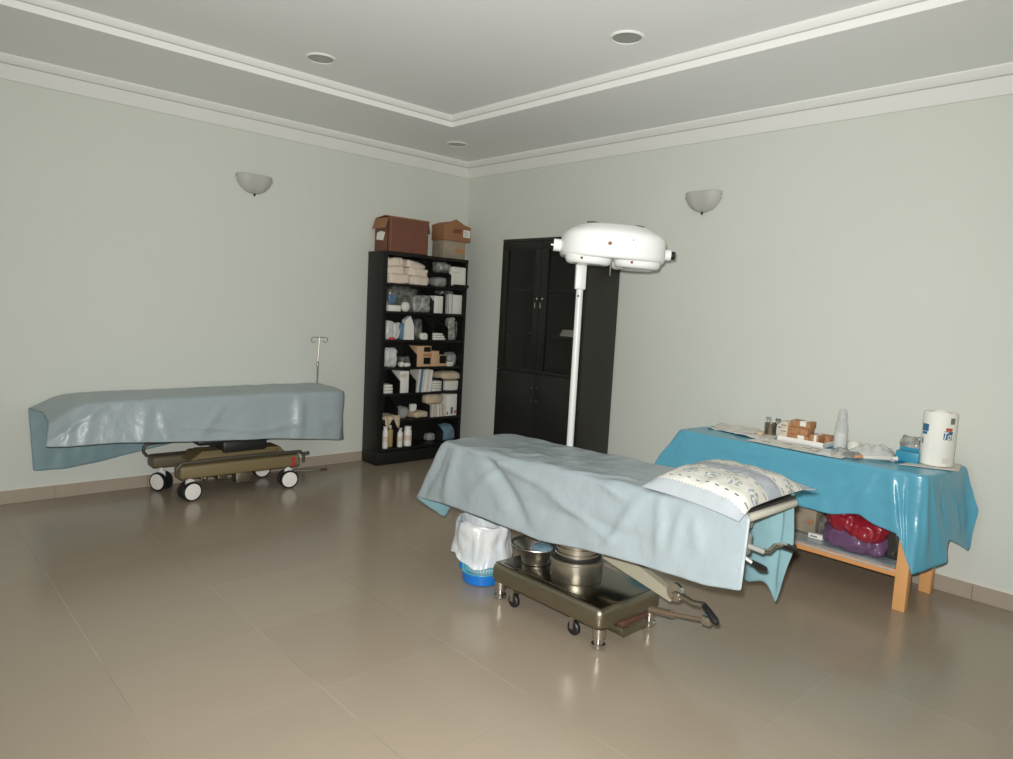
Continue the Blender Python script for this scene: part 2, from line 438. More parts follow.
# ------------------------------------------------------------------ bookcase
BX0, BX1, BY0, BY1, BZ = .014, .264, -1.148, -.175, 1.94
bk = thing('bookcase', ((BX0 + BX1) / 2, (BY0 + BY1) / 2, 0), 'tall open black bookcase crammed with medical supplies by room corner', 'bookcase')
b = MB()
b.box(BX0, BX1, BY0, BY0 + .052, 0, BZ, .003); b.box(BX0, BX1, BY1 - .026, BY1, 0, BZ, .003)
b.box(BX0, BX0 + .012, BY0 + .02, BY1 - .02, .02, BZ - .01)
b.box(BX0, BX1 + .004, BY0 - .002, BY1 + .002, BZ - .028, BZ, .003)
b.box(BX0, BX1 + .012, BY0 - .004, BY1 + .004, 0, .118, .01)
b.build('carcass', 'black', bk)
SH = [1.664, 1.410, 1.153, .899, .655, .405, .145]      # shelf tops, row 1 (top) to row 7
for z in SH:
    b = MB(); b.box(BX0 + .01, BX1 - .004, BY0 + .05, BY1 - .024, z - .022, z, .002); b.build('shelf', 'black', bk)
def divider(row, y):
    z = SH[row - 1]; h = .225
    b = MB(); b.prism([(.03, z), (.248, z), (.248, z + .115), (.05, z + h), (.03, z + h)], 'Y', y - .006, y + .006)
    b.build('divider', 'black', bk)
def yz(px, py, X=.235):
    p = on_x(px, py, X); return p.y, p.z
for row, px, py in ((1, 451, 275), (2, 433.5, 302), (3, 432, 332), (3, 448, 330), (4, 416.5, 358), (5, 399.7, 385), (5, 415.5, 385), (5, 443, 378), (6, 397.5, 412), (6, 429.5, 412), (7, 442.5, 435)):
    divider(row, yz(px, py, .248)[0])

# contents. pixel box (l, r, t) on a row gives the real y-range and height; depth is the pack's own
def span(row, l, r, t, xf=.235):
    py = t + 6
    y0 = yz(l, py, xf)[0]; y1 = yz(r, py, xf)[0]
    z0 = SH[row - 1]; z1 = on_x((l + r) / 2, t, xf).z
    return max(y0, BY0 + .056), min(y1, BY1 - .03), z0 + .0005, min(z1, z0 + .226)
G1 = 'supplies on the bookcase shelves'
def pack(name, m, label, cat, row, l, r, t, xf=.235, d=.15, e=.3, amp=.006, sc=16, z0=None, seed=None, ridge=.0, group=G1, n=12):
    y0, y1, za, zb = span(row, l, r, t, xf)
    if z0 is not None: za = z0
    b = MB(); b.blob(xf - d, xf, y0, y1, za, zb, e, amp * 1.5, sc * 1.3, seed if seed is not None else random.random() * 50, n, ridge=ridge)
    return tag(b.build(name, m, None, 60), label, cat, group)
def carton_box(name, m, label, cat, row, l, r, t, xf=.235, d=.15, z0=None, panel=None, group=G1, pm='print'):
    """small carton: body with folded end flap seam, optional printed panel facing the room"""
    y0, y1, za, zb = span(row, l, r, t, xf)
    if z0 is not None: za = z0
    o = thing(name, ((xf - d / 2), (y0 + y1) / 2, za), label, cat, group)
    b = MB(); b.box(xf - d, xf, y0, y1, za, zb, .003); b.box(xf - .001, xf + .0012, y0 + .006, y1 - .006, zb - .02, zb - .0175)
    b.build('carton', m, o)
    if panel:
        f0, f1, g0, g1 = panel
        b = MB(); b.box(xf - .001, xf + .0015, y0 + (y1 - y0) * f0, y0 + (y1 - y0) * f1, za + (zb - za) * g0, za + (zb - za) * g1); b.build('printed_panel', pm, o)
    return o
# row 1: wrapped cloth packs left, gauze packs right
yL, yR, zA, zB = span(1, 389, 429, 254)
w = (yR - yL); hh = zB - zA
cl = [(0, .52, 0, .36, 'lower-left cream cloth pack in the top bookcase row'), (.5, 1, 0, .34, 'lower cream cloth pack beside the top-row gap'),
      (0, .45, .35, .68, 'middle-left cream cloth pack in the top bookcase row'), (.44, .96, .33, .66, 'folded cream cloth pack in the middle of the top-row pile'),
      (0, .4, .67, 1, 'uppermost cream cloth pack at left of top row'), (.38, .9, .65, .95, 'uppermost slanting cream cloth pack beside top-row gap')]
for k, (a, c, e0, e1, lab) in enumerate(cl):
    b = MB(); cy_, cz_ = yL + w * (a + c) / 2, zA + hh * (e0 + e1) / 2; ang = [0, 0, .05, -.06, .10, -.16][k]; tm_ = Matrix.Translation((0, cy_, cz_)) @ Matrix.Rotation(ang, 4, 'X') @ Matrix.Rotation([.0, .12, -.08, .1, -.1, .2][k], 4, 'Z') @ Matrix.Translation((0, -cy_, -cz_))
    b.blob(.06, .243 - .012 * (k % 3), yL + w * a + .002, yL + w * c, zA + hh * e0 + (.001 if e0 else 0), zA + hh * e1, .32, .010, 30, k * 3.3 + 1, 24, ridge=.9, mtx=tm_)
    tag(b.build('cloth_pack', 'clothpink', None, 60), lab, 'cloth pack', 'wrapped cloth packs in the top bookcase row')
pack('cloth_scrap', 'clothgrey', 'small grey cloth scrap lying in the top-row gap', 'cloth', 1, 436, 448, 277, xf=.2, e=.6, amp=.01)
b = MB(); y0, y1, za, zb = span(1, 454, 470, 280, .3); b.box(.08, .30, y0, y1 + .02, za, za + .016, .004); b.box(.288, .30, y0, y1 + .02, za + .014, za + .03, .002)
tag(b.build('shallow_tray', 'black', None), 'shallow black tray jutting out under the white gauze packs', 'tray', G1)
zt = za + .0165
pack('gauze_pack', 'clothwhite', 'white gauze pack standing on the jutting black tray', 'gauze pack', 1, 452, 466, 267, xf=.24, z0=zt, e=.2, amp=.004)
pack('gauze_pack', 'clothwhite', 'second white gauze pack, at the open right end of top row', 'gauze pack', 1, 463, 471, 268, xf=.275, z0=zt + .0, e=.2, amp=.004, d=.1)
y0, y1, za, zb = span(1, 453, 469, 263, .25)
b = MB(); b.blob(.1, .25, y0, y1, 1.812, 1.842, .3, .004, 15, 4); tag(b.build('folded_gauze', 'clothwhite', None, 60), 'thin folded white gauze laid over the gauze packs', 'gauze', G1)
b = MB(); y0, y1, za, zb = span(1, 440, 452, 262, .22); b.blob(.06, .22, y0, y1, 1.80, zb + .01, .7, .018, 14, 9, ridge=.5); tag(b.build('plastic_wrap', 'plasclear', None, 60), 'crumpled clear plastic wrap in upper part of top row', 'plastic wrap', G1)
# row 2
pack('plastic_bag', 'plasdark', 'bulging smoky plastic bag filling left of second row', 'plastic bag', 2, 389, 420, 287, xf=.215, d=.17, e=.5, amp=.016, sc=15, ridge=.6, n=18)
pack('blue_packet', 'blueplas', 'blue wrapped packet peeping from the smoky plastic bag', 'packet', 2, 389, 397, 295, xf=.232, d=.03, e=.4, z0=1.478, amp=.008)
y0, y1, za, zb = span(2, 388.5, 401, 302, .245)
b = MB(); b.box(.14, .245, y0, y1, za, za + .055, .006, mtx=None); b.box(.1415, .2465, y0 + .004, y1 - .02, za + .02, za + .023)
tag(b.build('white_packet', 'paper', None), 'flat white packet at the left front of second row', 'packet', G1)
pack('gauze_roll', 'clothwhite', 'round white gauze roll in front of the smoky bag', 'gauze roll', 2, 403, 410.5, 302, xf=.248, d=.06, e=.75, amp=.002)
pack('foil_pouch', 'plasclear', 'silvery crumpled pouch in the middle of second row', 'pouch', 2, 414, 421, 296, xf=.24, d=.05, e=.4, amp=.008, ridge=.6)
pack('plastic_bag', 'plasclear', 'clear crumpled bag leaning beside the second-row divider', 'plastic bag', 2, 421, 431, 296, xf=.2, d=.1, e=.5, amp=.01, ridge=.6)
carton_box('carton', 'paper', 'broad white carton upright beside the second-row divider', 'carton', 2, 434.5, 443, 296)
for l, r, m, lab in ((443.4, 445, 'black', 'thin black notebook against the broad white carton'), (445.2, 446.8, 'clothgrey', 'thin grey notebook between black notebook and white notebook'), (448.8, 451, 'paper', 'thin white notebook beside the tall white carton')):
    y0, y1, za, zb = span(2, l, r, 294)
    o = thing('notebook', (.16, (y0 + y1) / 2, za), lab, 'notebook', 'notebooks in the second bookcase row')
    b = MB(); b.box(.1, .238, y0, y0 + .002, za, zb, 0); b.box(.1, .238, y1 - .002, y1, za, zb, 0); b.box(.235, .238, y0, y1, za, zb, 0); b.build('cover', m, o)
    b = MB(); b.box(.102, .2345, y0 + .0022, y1 - .0022, za + .003, zb - .004); b.build('pages', 'paper', o)
carton_box('carton', 'paper', 'tall white carton near the right end of second row', 'carton', 2, 452, 462, 295, panel=(.02, .06, .02, .98), pm='ink')
pack('plastic_wrap', 'plasdark', 'flat smoky plastic draped over the white cartons', 'plastic wrap', 2, 442, 456, 290, xf=.22, z0=1.585, e=.5, amp=.006)
# row 3
pack('gauze_pouch', 'plaswhite', 'white pouch at the left end of third row', 'pouch', 3, 387, 394, 321, xf=.235, d=.09, e=.4, amp=.008, ridge=.5)
pack('gauze_pouch', 'plaswhite', 'white pouch behind the red tin in third row', 'pouch', 3, 394, 400, 323, xf=.225, d=.09, e=.4, amp=.008, ridge=.5)
y0, y1, za, zb = span(3, 388.5, 394, 335, .25)
b = MB(); b.lathe([(.001, .0), (.022, 0), (.024, .004), (.022, .02), (.012, .024), (.001, .024)], 16, (.257, (y0 + y1) / 2, za)); tag(b.build('red_tin', 'redplas', None), 'small red tin lying in front of the white pouches', 'tin', G1)
pack('blue_packet', 'blueplas', 'blue packet standing behind the tall white pouch', 'packet', 3, 400.5, 406, 323, xf=.215, d=.06, e=.4, amp=.008)
y0, y1, za, zb = span(3, 405, 414.5, 316)
b = MB(); b.prism([(y0, za), (y1, za), (y1 - .004, za + .13), (y0 + .06, zb), (y0 + .004, zb - .04)], 'X', .18, .237); 
tag(b.build('white_envelope', 'paper', None), 'tall white envelope with pointed top in third row', 'envelope', G1)
pack('plastic_bag', 'plasdark', 'smoky bag right of the tall white envelope', 'plastic bag', 3, 415.5, 424, 319, xf=.2, d=.13, e=.5, amp=.01, ridge=.6)
pack('cloth_scrap', 'clothwhite', 'white cloth scrap beside the first third-row divider', 'cloth', 3, 421, 428.5, 333, xf=.245, d=.05, e=.5, amp=.006)
y0, y1, za, zb = span(3, 433.2, 446, 330.5)
for k in range(3):
    b = MB(); b.blob(.1, .24 - .006 * k, y0 + .003 * k, y1 - .012 * k, za + .022 * k + .0005, za + .022 * k + .021, .2, .003, 22, k + 3, 10)
    tag(b.build('paper_wad', 'paper', None, 60), ('lowest', 'middle', 'topmost')[k] + ' white paper wad of the third-row stack', 'paper', 'white paper wads in the third bookcase row')
pack('plastic_bag', 'plasclear', 'upright clear bag near the right end of third row', 'plastic bag', 3, 449, 455.5, 318, xf=.23, d=.08, e=.4, amp=.008, ridge=.6)
pack('plastic_bag', 'plasdark', 'dark clear bag pressed into right corner of third row', 'plastic bag', 3, 456, 462, 322, xf=.18, d=.1, e=.4, amp=.008, ridge=.6)
# row 4
pack('plastic_bag', 'plaswhite', 'pale bag of cotton at the left end of fourth row', 'plastic bag', 4, 386, 398.5, 349, xf=.24, d=.13, e=.55, amp=.012, ridge=.5, n=16)
pack('gauze_roll', 'clothwhite', 'white gauze roll lying right of the cotton bag', 'gauze roll', 4, 400.5, 405, 362, xf=.25, d=.06, e=.7, amp=.003)
pack('gauze_roll', 'clothwhite', 'small white gauze roll in front of fourth-row divider', 'gauze roll', 4, 405, 411.5, 363, xf=.252, d=.05, e=.7, amp=.003)
pack('plastic_bag', 'plasdark', 'smoky crumpled bag behind the two gauze rolls', 'plastic bag', 4, 400.5, 411, 357, xf=.2, d=.1, e=.5, amp=.008, ridge=.6)
y0, y1, za, zb = span(4, 417, 431, 346)
o = thing('tan_carton', (.16, (y0 + y1) / 2, za), 'tan carton with two dark windows, tallest in fourth row', 'carton', G1)
b = MB(); b.box(.08, .24, y0, y1, za, zb, .003); b.build('carton', 'cardtan', o)
for g0, g1 in ((.12, .44), (.72, .95)):
    b = MB(); b.box(.239, .2418, y0 + (y1 - y0) * .47, y0 + (y1 - y0) * .95, za + (zb - za) * g0, za + (zb - za) * g1); b.build('window', 'darkmetal', o)
b = MB(); b.box(.239, .2415, y0 + (y1 - y0) * .42, y1, za + (zb - za) * .5, za + (zb - za) * .62); b.build('printed_stripe', 'orangebox', o)
y0, y1, za, zb = span(4, 431.6, 438.5, 351)
b = MB(); b.box(.09, .243, y0, y1, za, zb, .003); b.box(.0905, .2445, y0 + .01, y1 - .01, zb - .03, zb - .027)
tag(b.build('tan_carton', 'cardtan', None), 'plain pinkish tan carton beside the two-window carton', 'carton', G1)
carton_box('tan_carton', 'cardtan', 'low tan carton with one dark window in fourth row', 'carton', 4, 439, 446.5, 355, panel=(.05, .95, .25, .95), pm='darkmetal')
carton_box('white_carton', 'paper', 'tiny white carton before the clear bag in fourth row', 'carton', 4, 448, 453, 362, xf=.25, d=.05, panel=(.1, .9, .4, .5))
pack('plastic_bag', 'plasclear', 'clear crumpled bag at the right end of fourth row', 'plastic bag', 4, 449, 461.5, 353, xf=.195, d=.12, e=.55, amp=.012, ridge=.6)
# row 5
y0, y1, za, zb = span(5, 384.5, 393, 384)
for k in range(3):
    b = MB(); b.blob(.08, .24, y0, y1, za + .028 * k + .0004, za + .028 * k + .0275, .22, .003, 22, k + 11, 10)
    tag(b.build('folded_linen', 'clothwhite', None, 60), ('bottom', 'middle', 'top')[k] + ' white linen fold in the small stack at left of fifth row', 'linen', 'folded linen in the fifth bookcase row')
carton_box('white_carton', 'paper', 'upright white carton between two dividers in fifth row', 'carton', 5, 400.3, 409, 371, d=.18, panel=(.05, .75, .7, .85), pm='creambox')
y0, y1, za, zb = span(5, 417, 431.5, 369)
for k in range(6):
    f = k / 6; q0 = y0 + (y1 - y0) * f; q1 = y0 + (y1 - y0) * (f + .15); lean = .022
    b = MB()
    rows = []
    for xx in (.09, .238 - .004 * (k % 2)):
        pass
    prof = [(q0, za), (q1, za), (q1 + lean * .5, za + (zb - za) * .5), (q1 + lean, zb - .006 * (k % 3)), (q0 + lean, zb - .006 * (k % 3)), (q0 + lean * .45, za + (zb - za) * .5)]
    b.prism(prof, 'X', .09, .238 - .004 * (k % 2))
    tag(b.build('magazine', 'blueplas' if k == 1 else ('paper' if k % 2 else 'papergrey'), None), ['grey-white booklet against the divider, first of the leaning row', 'thin blue booklet in the leaning row of booklets', 'grey-white booklet just right of the blue booklet', 'white booklet in the middle of the leaning row', 'grey-white booklet next to last of the leaning row', 'white booklet ending the leaning row beside folded linen'][k], 'booklet', 'leaning booklets in the fifth bookcase row')
y0, y1, za, zb = span(5, 433.5, 442, 380)
for k in range(4):
    b = MB(); b.blob(.08, .24, y0 - .012, y1, za + .025 * k + .0004, za + .025 * k + .0245, .25, .003, 22, k + 31, 10)
    tag(b.build('folded_linen', 'clothwhite', None, 60), ('lowest', 'second', 'third', 'uppermost')[k] + ' white linen fold in the stack right of the leaning booklets', 'linen', 'folded linen in the fifth bookcase row')
y0, y1, za, zb = span(5, 445, 459.5, 381)
b = MB(); b.blob(.08, .243, y0, y1, za, za + .1, .2, .004, 18, 5); tag(b.build('linen_bundle', 'clothwhite', None, 60), 'thick white linen bundle at right end of fifth row', 'linen', G1)
b = MB(); b.blob(.06, .285, y0 - .06, y1 + .01, za + .112, za + .19, .6, .012, 12, 8, ridge=.5); tag(b.build('cloth_bundle', 'clothtan', None, 60), 'loose tan cloth bundle on the white linen bundle', 'cloth bundle', G1)
# row 6
y0, y1, za, zb = span(6, 384, 399, 415, .25)
b = MB()
rows = []
for i in range(12):
    u = i / 11; row = []
    for j in range(14):
        v = j / 13
        x = .08 + .19 * min(1, u * 1.25); z = za + .045 + .012 * noise.noise(Vector((u * 5, v * 6, 3)))
        if u > .75: z = za + .045 - (u - .75) * .26 * (1 + .8 * math.sin(v * 9))
        z = max(z, za + .012) if x < .262 else z
        row.append(Vector((x + .006 * math.sin(v * 17), y0 + (y1 - y0) * v, z)))
    rows.append(row)
b.grid(rows); b.blob(.09, .245, y0 + .01, y1 - .01, za, za + .04, .4, .004, 20, 2)
tag(b.build('draped_cloth', 'clothtan', None, 60), 'tan cloth hanging over the sixth shelf edge', 'cloth', G1)
pack('cloth_scrap', 'clothgrey', 'crumpled grey cloth right of the hanging tan cloth', 'cloth', 6, 400, 408, 408, xf=.2, d=.1, e=.6, amp=.012, ridge=.5)
pack('white_packet', 'paper', 'white packet leaning in the middle of sixth row', 'packet', 6, 411, 416.5, 404, xf=.16, d=.04, e=.3, amp=.004)
pack('cloth_bundle', 'clothtan', 'flat tan cloth bundle left of the upright booklets', 'cloth bundle', 6, 415, 428.5, 412, xf=.245, d=.16, e=.35, amp=.008, ridge=.4)
y0, y1, za, zb = span(6, 431, 445, 404)
for k in range(5):
    q0 = y0 + (y1 - y0) * k / 5; q1 = y0 + (y1 - y0) * (k + .93) / 5
    o = thing('booklet', (.165, (q0 + q1) / 2, za), ['first', 'second', 'third', 'fourth', 'last'][k] + ' upright cream booklet, counted from the sixth-row divider', 'booklet', 'upright booklets in the sixth bookcase row')
    b = MB(); h = zb - .004 * ((k * 2) % 3); b.box(.09, .24, q0, q0 + .0016, za, h); b.box(.09, .24, q1 - .0016, q1, za, h); b.box(.2375, .24, q0, q1, za, h); b.build('cover', ['papergrey', 'creambox', 'paper'][k % 3], o)
    b = MB(); b.box(.092, .237, q0 + .0018, q1 - .0018, za + .002, h - .003); b.build('pages', 'paper', o)
pack('paper_roll', 'clothtan', 'tan paper roll lying across the upright booklets', 'paper roll', 6, 427, 444, 394, xf=.235, d=.1, e=.6, amp=.008, z0=zb + .002, ridge=.4)
y0, y1, za, zb = span(6, 446.5, 456.5, 394)
o = thing('printed_carton', (.16, (y0 + y1) / 2, za), 'tall white carton with red and blue print in sixth row', 'carton', G1)
b = MB(); b.box(.08, .243, y0, y1, za, zb, .003); b.build('carton', 'paper', o)
for f0, f1, g0, g1, m in ((.03, .16, .05, .2, 'redink'), (.75, .95, .1, .24, 'redink'), (.4, .62, .08, .4, 'blueplas')):
    b = MB(); b.box(.2425, .2446, y0 + (y1 - y0) * f0, y0 + (y1 - y0) * f1, za + (zb - za) * g0, za + (zb - za) * g1); b.build('printed_patch', m, o)
# row 7: bottles and a blue bundle
GB = 'bottles on the bottom bookcase shelf'
def bottle(px, py, x, r, h, neck, m, cm, label, pump=False, lab=True):
    z = SH[6] + .0005; y = yz(px, py, x)[0]
    o = thing('bottle', (x, y, z), label, 'bottle', GB)
    b = MB(); b.lathe([(r * .9, 0), (r, .004), (r, h * .72), (r * .92, h * .8), (neck, h * .86), (neck, h * .9)], 20, (x, y, z)); b.build('body', m, o)
    b = MB()
    if pump:
        b.lathe([(neck * 1.1, h * .88), (neck * 1.1, h * .94), (.006, h * .95), (.006, h), (.001, h)], 14, (x, y, z)); b.box(x - .008, x + .03, y - .006, y + .006, z + h, z + h + .012, .003)
    else: b.lathe([(neck * 1.15, h * .87), (neck * 1.2, h), (neck * .9, h * 1.01), (.001, h * 1.01)], 18, (x, y, z))
    b.build('cap', cm, o)
    if lab:
        b = MB(); b.lathe([(r + .0008, h * .3), (r + .0008, h * .55)], 20, (x, y, z), a0=-1.8, a1=1.2); b.build('paper_label', 'creambox', o)
bottle(385.2, 440, .225, .027, .205, .018, 'white', 'white', 'slim white bottle nearest the left side of bottom shelf')
bottle(389.9, 440, .17, .027, .20, .010, 'amber', 'white', 'amber bottle with white cap behind the slim white bottle', lab=False)
bottle(399.8, 440, .225, .026, .17, .014, 'white', 'white', 'white pump bottle on the bottom shelf', pump=True)
bottle(407.4, 440, .215, .038, .188, .028, 'white', 'white', 'widest white bottle with broad screw cap on bottom shelf')
pack('cloth_bundle', 'clothblue', 'rolled blue cloth bundle at the right of bottom shelf', 'cloth bundle', 7, 443.5, 456.5, 425, xf=.245, d=.17, e=.7, amp=.008, ridge=.4, n=16)
pack('cloth_scrap', 'clothgrey', 'grey cloth lying left of the rolled blue bundle', 'cloth', 7, 428, 436, 434, xf=.15, d=.1, e=.6, amp=.008)

# cartons on top of the bookcase
def flap(b, hinge0, hinge1, out, l, th=.005):
    h0, h1, o = Vector(hinge0), Vector(hinge1), Vector(out).normalized()
    n = (h1 - h0).cross(o).normalized() * th
    p = [h0, h1, h1 + o * l, h0 + o * l]
    vs = p + [q + n for q in p]
    b.add(vs, [[0, 1, 2, 3], [7, 6, 5, 4], [0, 4, 5, 1], [1, 5, 6, 2], [2, 6, 7, 3], [3, 7, 4, 0]])
o = thing('carton', (.15, -.87, BZ), 'large red-brown cardboard carton with drooping flaps on top of the bookcase', 'cardboard carton', 'cartons on top of the bookcase')
bx0, bx1, by0, by1, bz0, bz1 = .03, .245, -1.095, -.655, BZ + .0005, BZ + .30
b = MB()
for a in ((bx0, bx1, by0, by0 + .006), (bx0, bx1, by1 - .006, by1), (bx0, bx0 + .006, by0, by1), (bx1 - .006, bx1, by0, by1)): b.box(*a, bz0, bz1, .001, 1)
b.box(bx0, bx1, by0, by1, bz0, bz0 + .006)
b.build('body', 'cardred', o)
for args in (((bx1, by0, bz1), (bx1, by1, bz1), (.55, 0, .55), .02), ((bx1, by1, bz1), (bx0, by1, bz1), (0, .25, -1), .1), ((bx0, by0, bz1), (bx1, by0, bz1), (0, -.35, -1), .1), ((bx0, by1, bz1), (bx0, by0, bz1), (1, 0, .12), .16)):
    b = MB(); flap(b, *args); b.build('flap', 'card', o)
b = MB(); b.prism([(.06, BZ + .11), (.17, BZ + .1), (.2, BZ + .17), (.13, BZ + .185), (.07, BZ + .17)], 'Y', by0 - .003, by0 - .0005); b.build('torn_paper_label', 'paper', o)
b = MB(); b.box(bx1 - .001, bx1 + .0012, by0 + .03, by0 + .035, bz0, bz1); b.build('seam', 'card', o)

o = thing('carton', (.14, -.34, BZ), 'printed grey-brown carton under the small open carton, on the bookcase', 'cardboard carton', 'cartons on top of the bookcase')
cx0, cx1, cy0, cy1 = .05, .235, -.462, -.175
b = MB(); b.box(cx0, cx1, cy0, cy1 - .02, BZ + .0005, BZ + .168, .003); b.build('body', 'cardgrey', o)
b = MB(); b.box(cx1 - .001, cx1 + .0012, cy0 + .08, cy0 + .084, BZ + .002, BZ + .166); b.build('tape_seam', 'clothgrey', o)
b = MB(); b.box(cx1 - .001, cx1 + .0014, cy0 + .14, cy0 + .25, BZ + .06, BZ + .1); b.build('printed_band', 'orangebox', o)
o = thing('carton', (.14, -.34, BZ + .17), 'small brown carton with white label and gabled flaps, topmost on the bookcase', 'cardboard carton', 'cartons on top of the bookcase')
z0 = BZ + .169; z1 = z0 + .142
b = MB(); b.box(cx0 - .005, cx1 + .01, cy0 - .01, cy1 + .03, z0, z1, .002)
b.build('body', 'card', o)
b = MB(); mid = (cx0 + cx1) / 2
b.prism([(cy0 - .01, z1), (cy1 + .03, z1), (cy1 - .03, z1 + .012), ((cy0 + cy1) / 2 - .01, z1 + .065)], 'X', cx1 - .002, cx1 + .004); b.build('flap', 'card', o)
b = MB(); flap(b, (cx0, cy0 - .01, z1), (cx1, cy0 - .01, z1), (0, .9, .35), .09); b.build('flap', 'card', o)
b = MB(); flap(b, (cx1, cy1 + .03, z1), (cx0, cy1 + .03, z1), (0, -.9, .2), .09); b.build('flap', 'card', o)
b = MB(); b.box(cx1 + .0095, cx1 + .0115, cy1 - .065, cy1 + .02, z0 + .045, z0 + .115); b.build('shipping_label', 'paper', o)
b = MB(); b.box(cx1 + .0095, cx1 + .0112, cy0 + .1, cy0 + .2, z0 + .075, z0 + .115); b.build('dark_print', 'cardred', o)
b = MB(); [b.box(cx1 + .011, cx1 + .012, cy1 - .055, cy1 - .01 + .006 * (k % 3), z0 + .055 + .011 * k, z0 + .058 + .011 * k) for k in range(5)]; b.build('label_text', 'print', o)

# ------------------------------------------------------------------ black cabinet
KX0, KX1, KY0, KY1, KZ = 1.04, 2.015, -.43, -.014, 2.085
kb = thing('glass_door_cabinet', ((KX0 + KX1) / 2, (KY0 + KY1) / 2, 0), 'tall dark cabinet with two glazed doors over two solid doors', 'cabinet')
b = MB()
b.box(KX0, KX0 + .02, KY0 + .02, KY1, 0, KZ, .002); b.box(KX1 - .02, KX1, KY0 + .02, KY1, 0, KZ, .002)
b.box(KX0, KX1, KY0, KY1, KZ - .022, KZ, .002); b.box(KX0 + .02, KX1 - .02, KY1 - .01, KY1, .02, KZ - .02); b.box(KX0, KX1, KY0 + .02, KY1, 0, .08, .002)
b.box(KX0 + .02, KX1 - .02, KY0 + .025, KY1 - .01, .935, .957)
b.build('carcass', 'wenge', kb)
for z in (1.29, 1.665):
    b = MB(); b.box(KX0 + .021, KX1 - .021, KY0 + .05, KY1 - .011, z - .018, z, .001); b.build('shelf', 'wenge', kb)
xm = (KX0 + KX1) / 2
for x0, x1, side in ((KX0 + .002, xm - .0015, 1), (xm + .0015, KX1 - .002, -1)):
    b = MB(); fw = .085; z0, z1 = .96, KZ - .025
    y0, y1 = KY0, KY0 + .019
    b.box(x0, x1, y0, y1, z1 - .07, z1, .001); b.box(x0, x1, y0, y1, z0, z0 + .03, .001)
    fl, fr = (.075, .075)
    b.box(x0, x0 + fl, y0, y1, z0 + .03, z1 - .07, .001); b.box(x1 - fr, x1, y0, y1, z0 + .03, z1 - .07, .001)
    d = b.build('glass_door', 'wengefront', kb)
    b = MB(); b.box(x0 + fl - .003, x1 - fr + .003, y0 + .008, y0 + .012, z0 + .027, z1 - .067); b.build('pane', 'glass', d)
    xh = x1 - .03 if side == 1 else x0 + .03
    b = MB(); b.tube([(xh, y0 - .002, 1.555), (xh, y0 - .022, 1.548), (xh, y0 - .022, 1.512), (xh, y0 - .002, 1.505)], .005, 8); b.lathe([(.001, -.001), (.008, -.001), (.008, .004), (.001, .004)], 12, (xh, y0 - .003, 1.585), axis='Y'); b.build('handle', 'chrome', d)
    b = MB(); b.box(x0, x1, y0, y1, .085, .955, .002); d = b.build('lower_door', 'wengefront', kb)
    b = MB(); b.tube([(xh, y0 - .002, .83), (xh, y0 - .022, .822), (xh, y0 - .022, .75), (xh, y0 - .002, .742)], .004, 8); b.build('handle', 'darkmetal', d)
    b = MB(); b.lathe([(.001, -.004), (.009, -.004), (.009, .004), (.001, .004)], 12, (xh, y0 - .003, .735), axis='Y'); b.lathe([(.001, -.004), (.007, -.004), (.007, .004), (.001, .004)], 12, (xh, y0 - .003, .838), axis='Y'); b.build('lock', 'chrome', d)
p0, p1 = on_y(558, 336, -.38), on_y(574, 328, -.38)
for k in range(3):
    b = MB(); zz = 1.2905 + .018 * k
    b.blob(p0.x + .012 * k, p1.x - .004 * k, -.375, -.16, zz, zz + .0175, .2, .002, 20, k + 40, 10)
    tag(b.build('paper_stack', 'paper', None, 60), ('bottom', 'middle', 'top')[k] + ' white paper stack seen through the cabinet glass', 'paper', 'white papers inside the glazed cabinet')

# ------------------------------------------------------------------ surgical lamp
LX, LY = 2.732, -1.30
rh0 = RIGHT
lt = thing('surgical_lamp', (LX, LY, 0), 'white multi-lens surgical lamp on a tall white floor pole', 'surgical lamp')
b = MB(); b.lathe([(.001, .125), (.05, .125), (.075, .10), (.09, .085), (.2, .07), (.23, .055), (.235, .045), (.001, .045)], 36, (LX, LY, 0)); b.build('base', 'lampgrey', lt)
for k in range(4):
    a = PI / 4 + k * PI / 2; cx, cy = LX + .19 * math.cos(a), LY + .19 * math.sin(a)
    b = MB(); b.lathe([(.001, -.011), (.018, -.011), (.022, -.006), (.022, .006), (.018, .011), (.001, .011)], 16, (cx, cy, .0225), axis='X'); b.box(cx - .015, cx + .015, cy - .008, cy + .008, .03, .05); b.build('caster', 'rubber', lt)
b = MB(); b.tube([(LX, LY, .12), (LX, LY, .62)], .026, 18); b.build('lower_pole', 'lampgrey', lt)
b = MB(); b.tube([(LX, LY, .615), (LX, LY, 1.72)], .0215, 18); b.build('upper_pole', 'lampgrey', lt)
b = MB(); b.box(-.033, .033, -.028, .028, 1.63, 1.825, .008, 3, mtx=Matrix.Translation((LX, LY, 0)) @ Matrix.Rotation(math.atan2(rh0.y, rh0.x), 4, 'Z')); b.build('sleeve', 'lampgrey', lt)
b = MB(); b.lathe([(.001, -.003), (.006, -.003), (.006, .003), (.001, .003)], 10, (LX + .01, LY - .021, 1.59), axis='Y'); b.build('screw', 'darkmetal', lt)
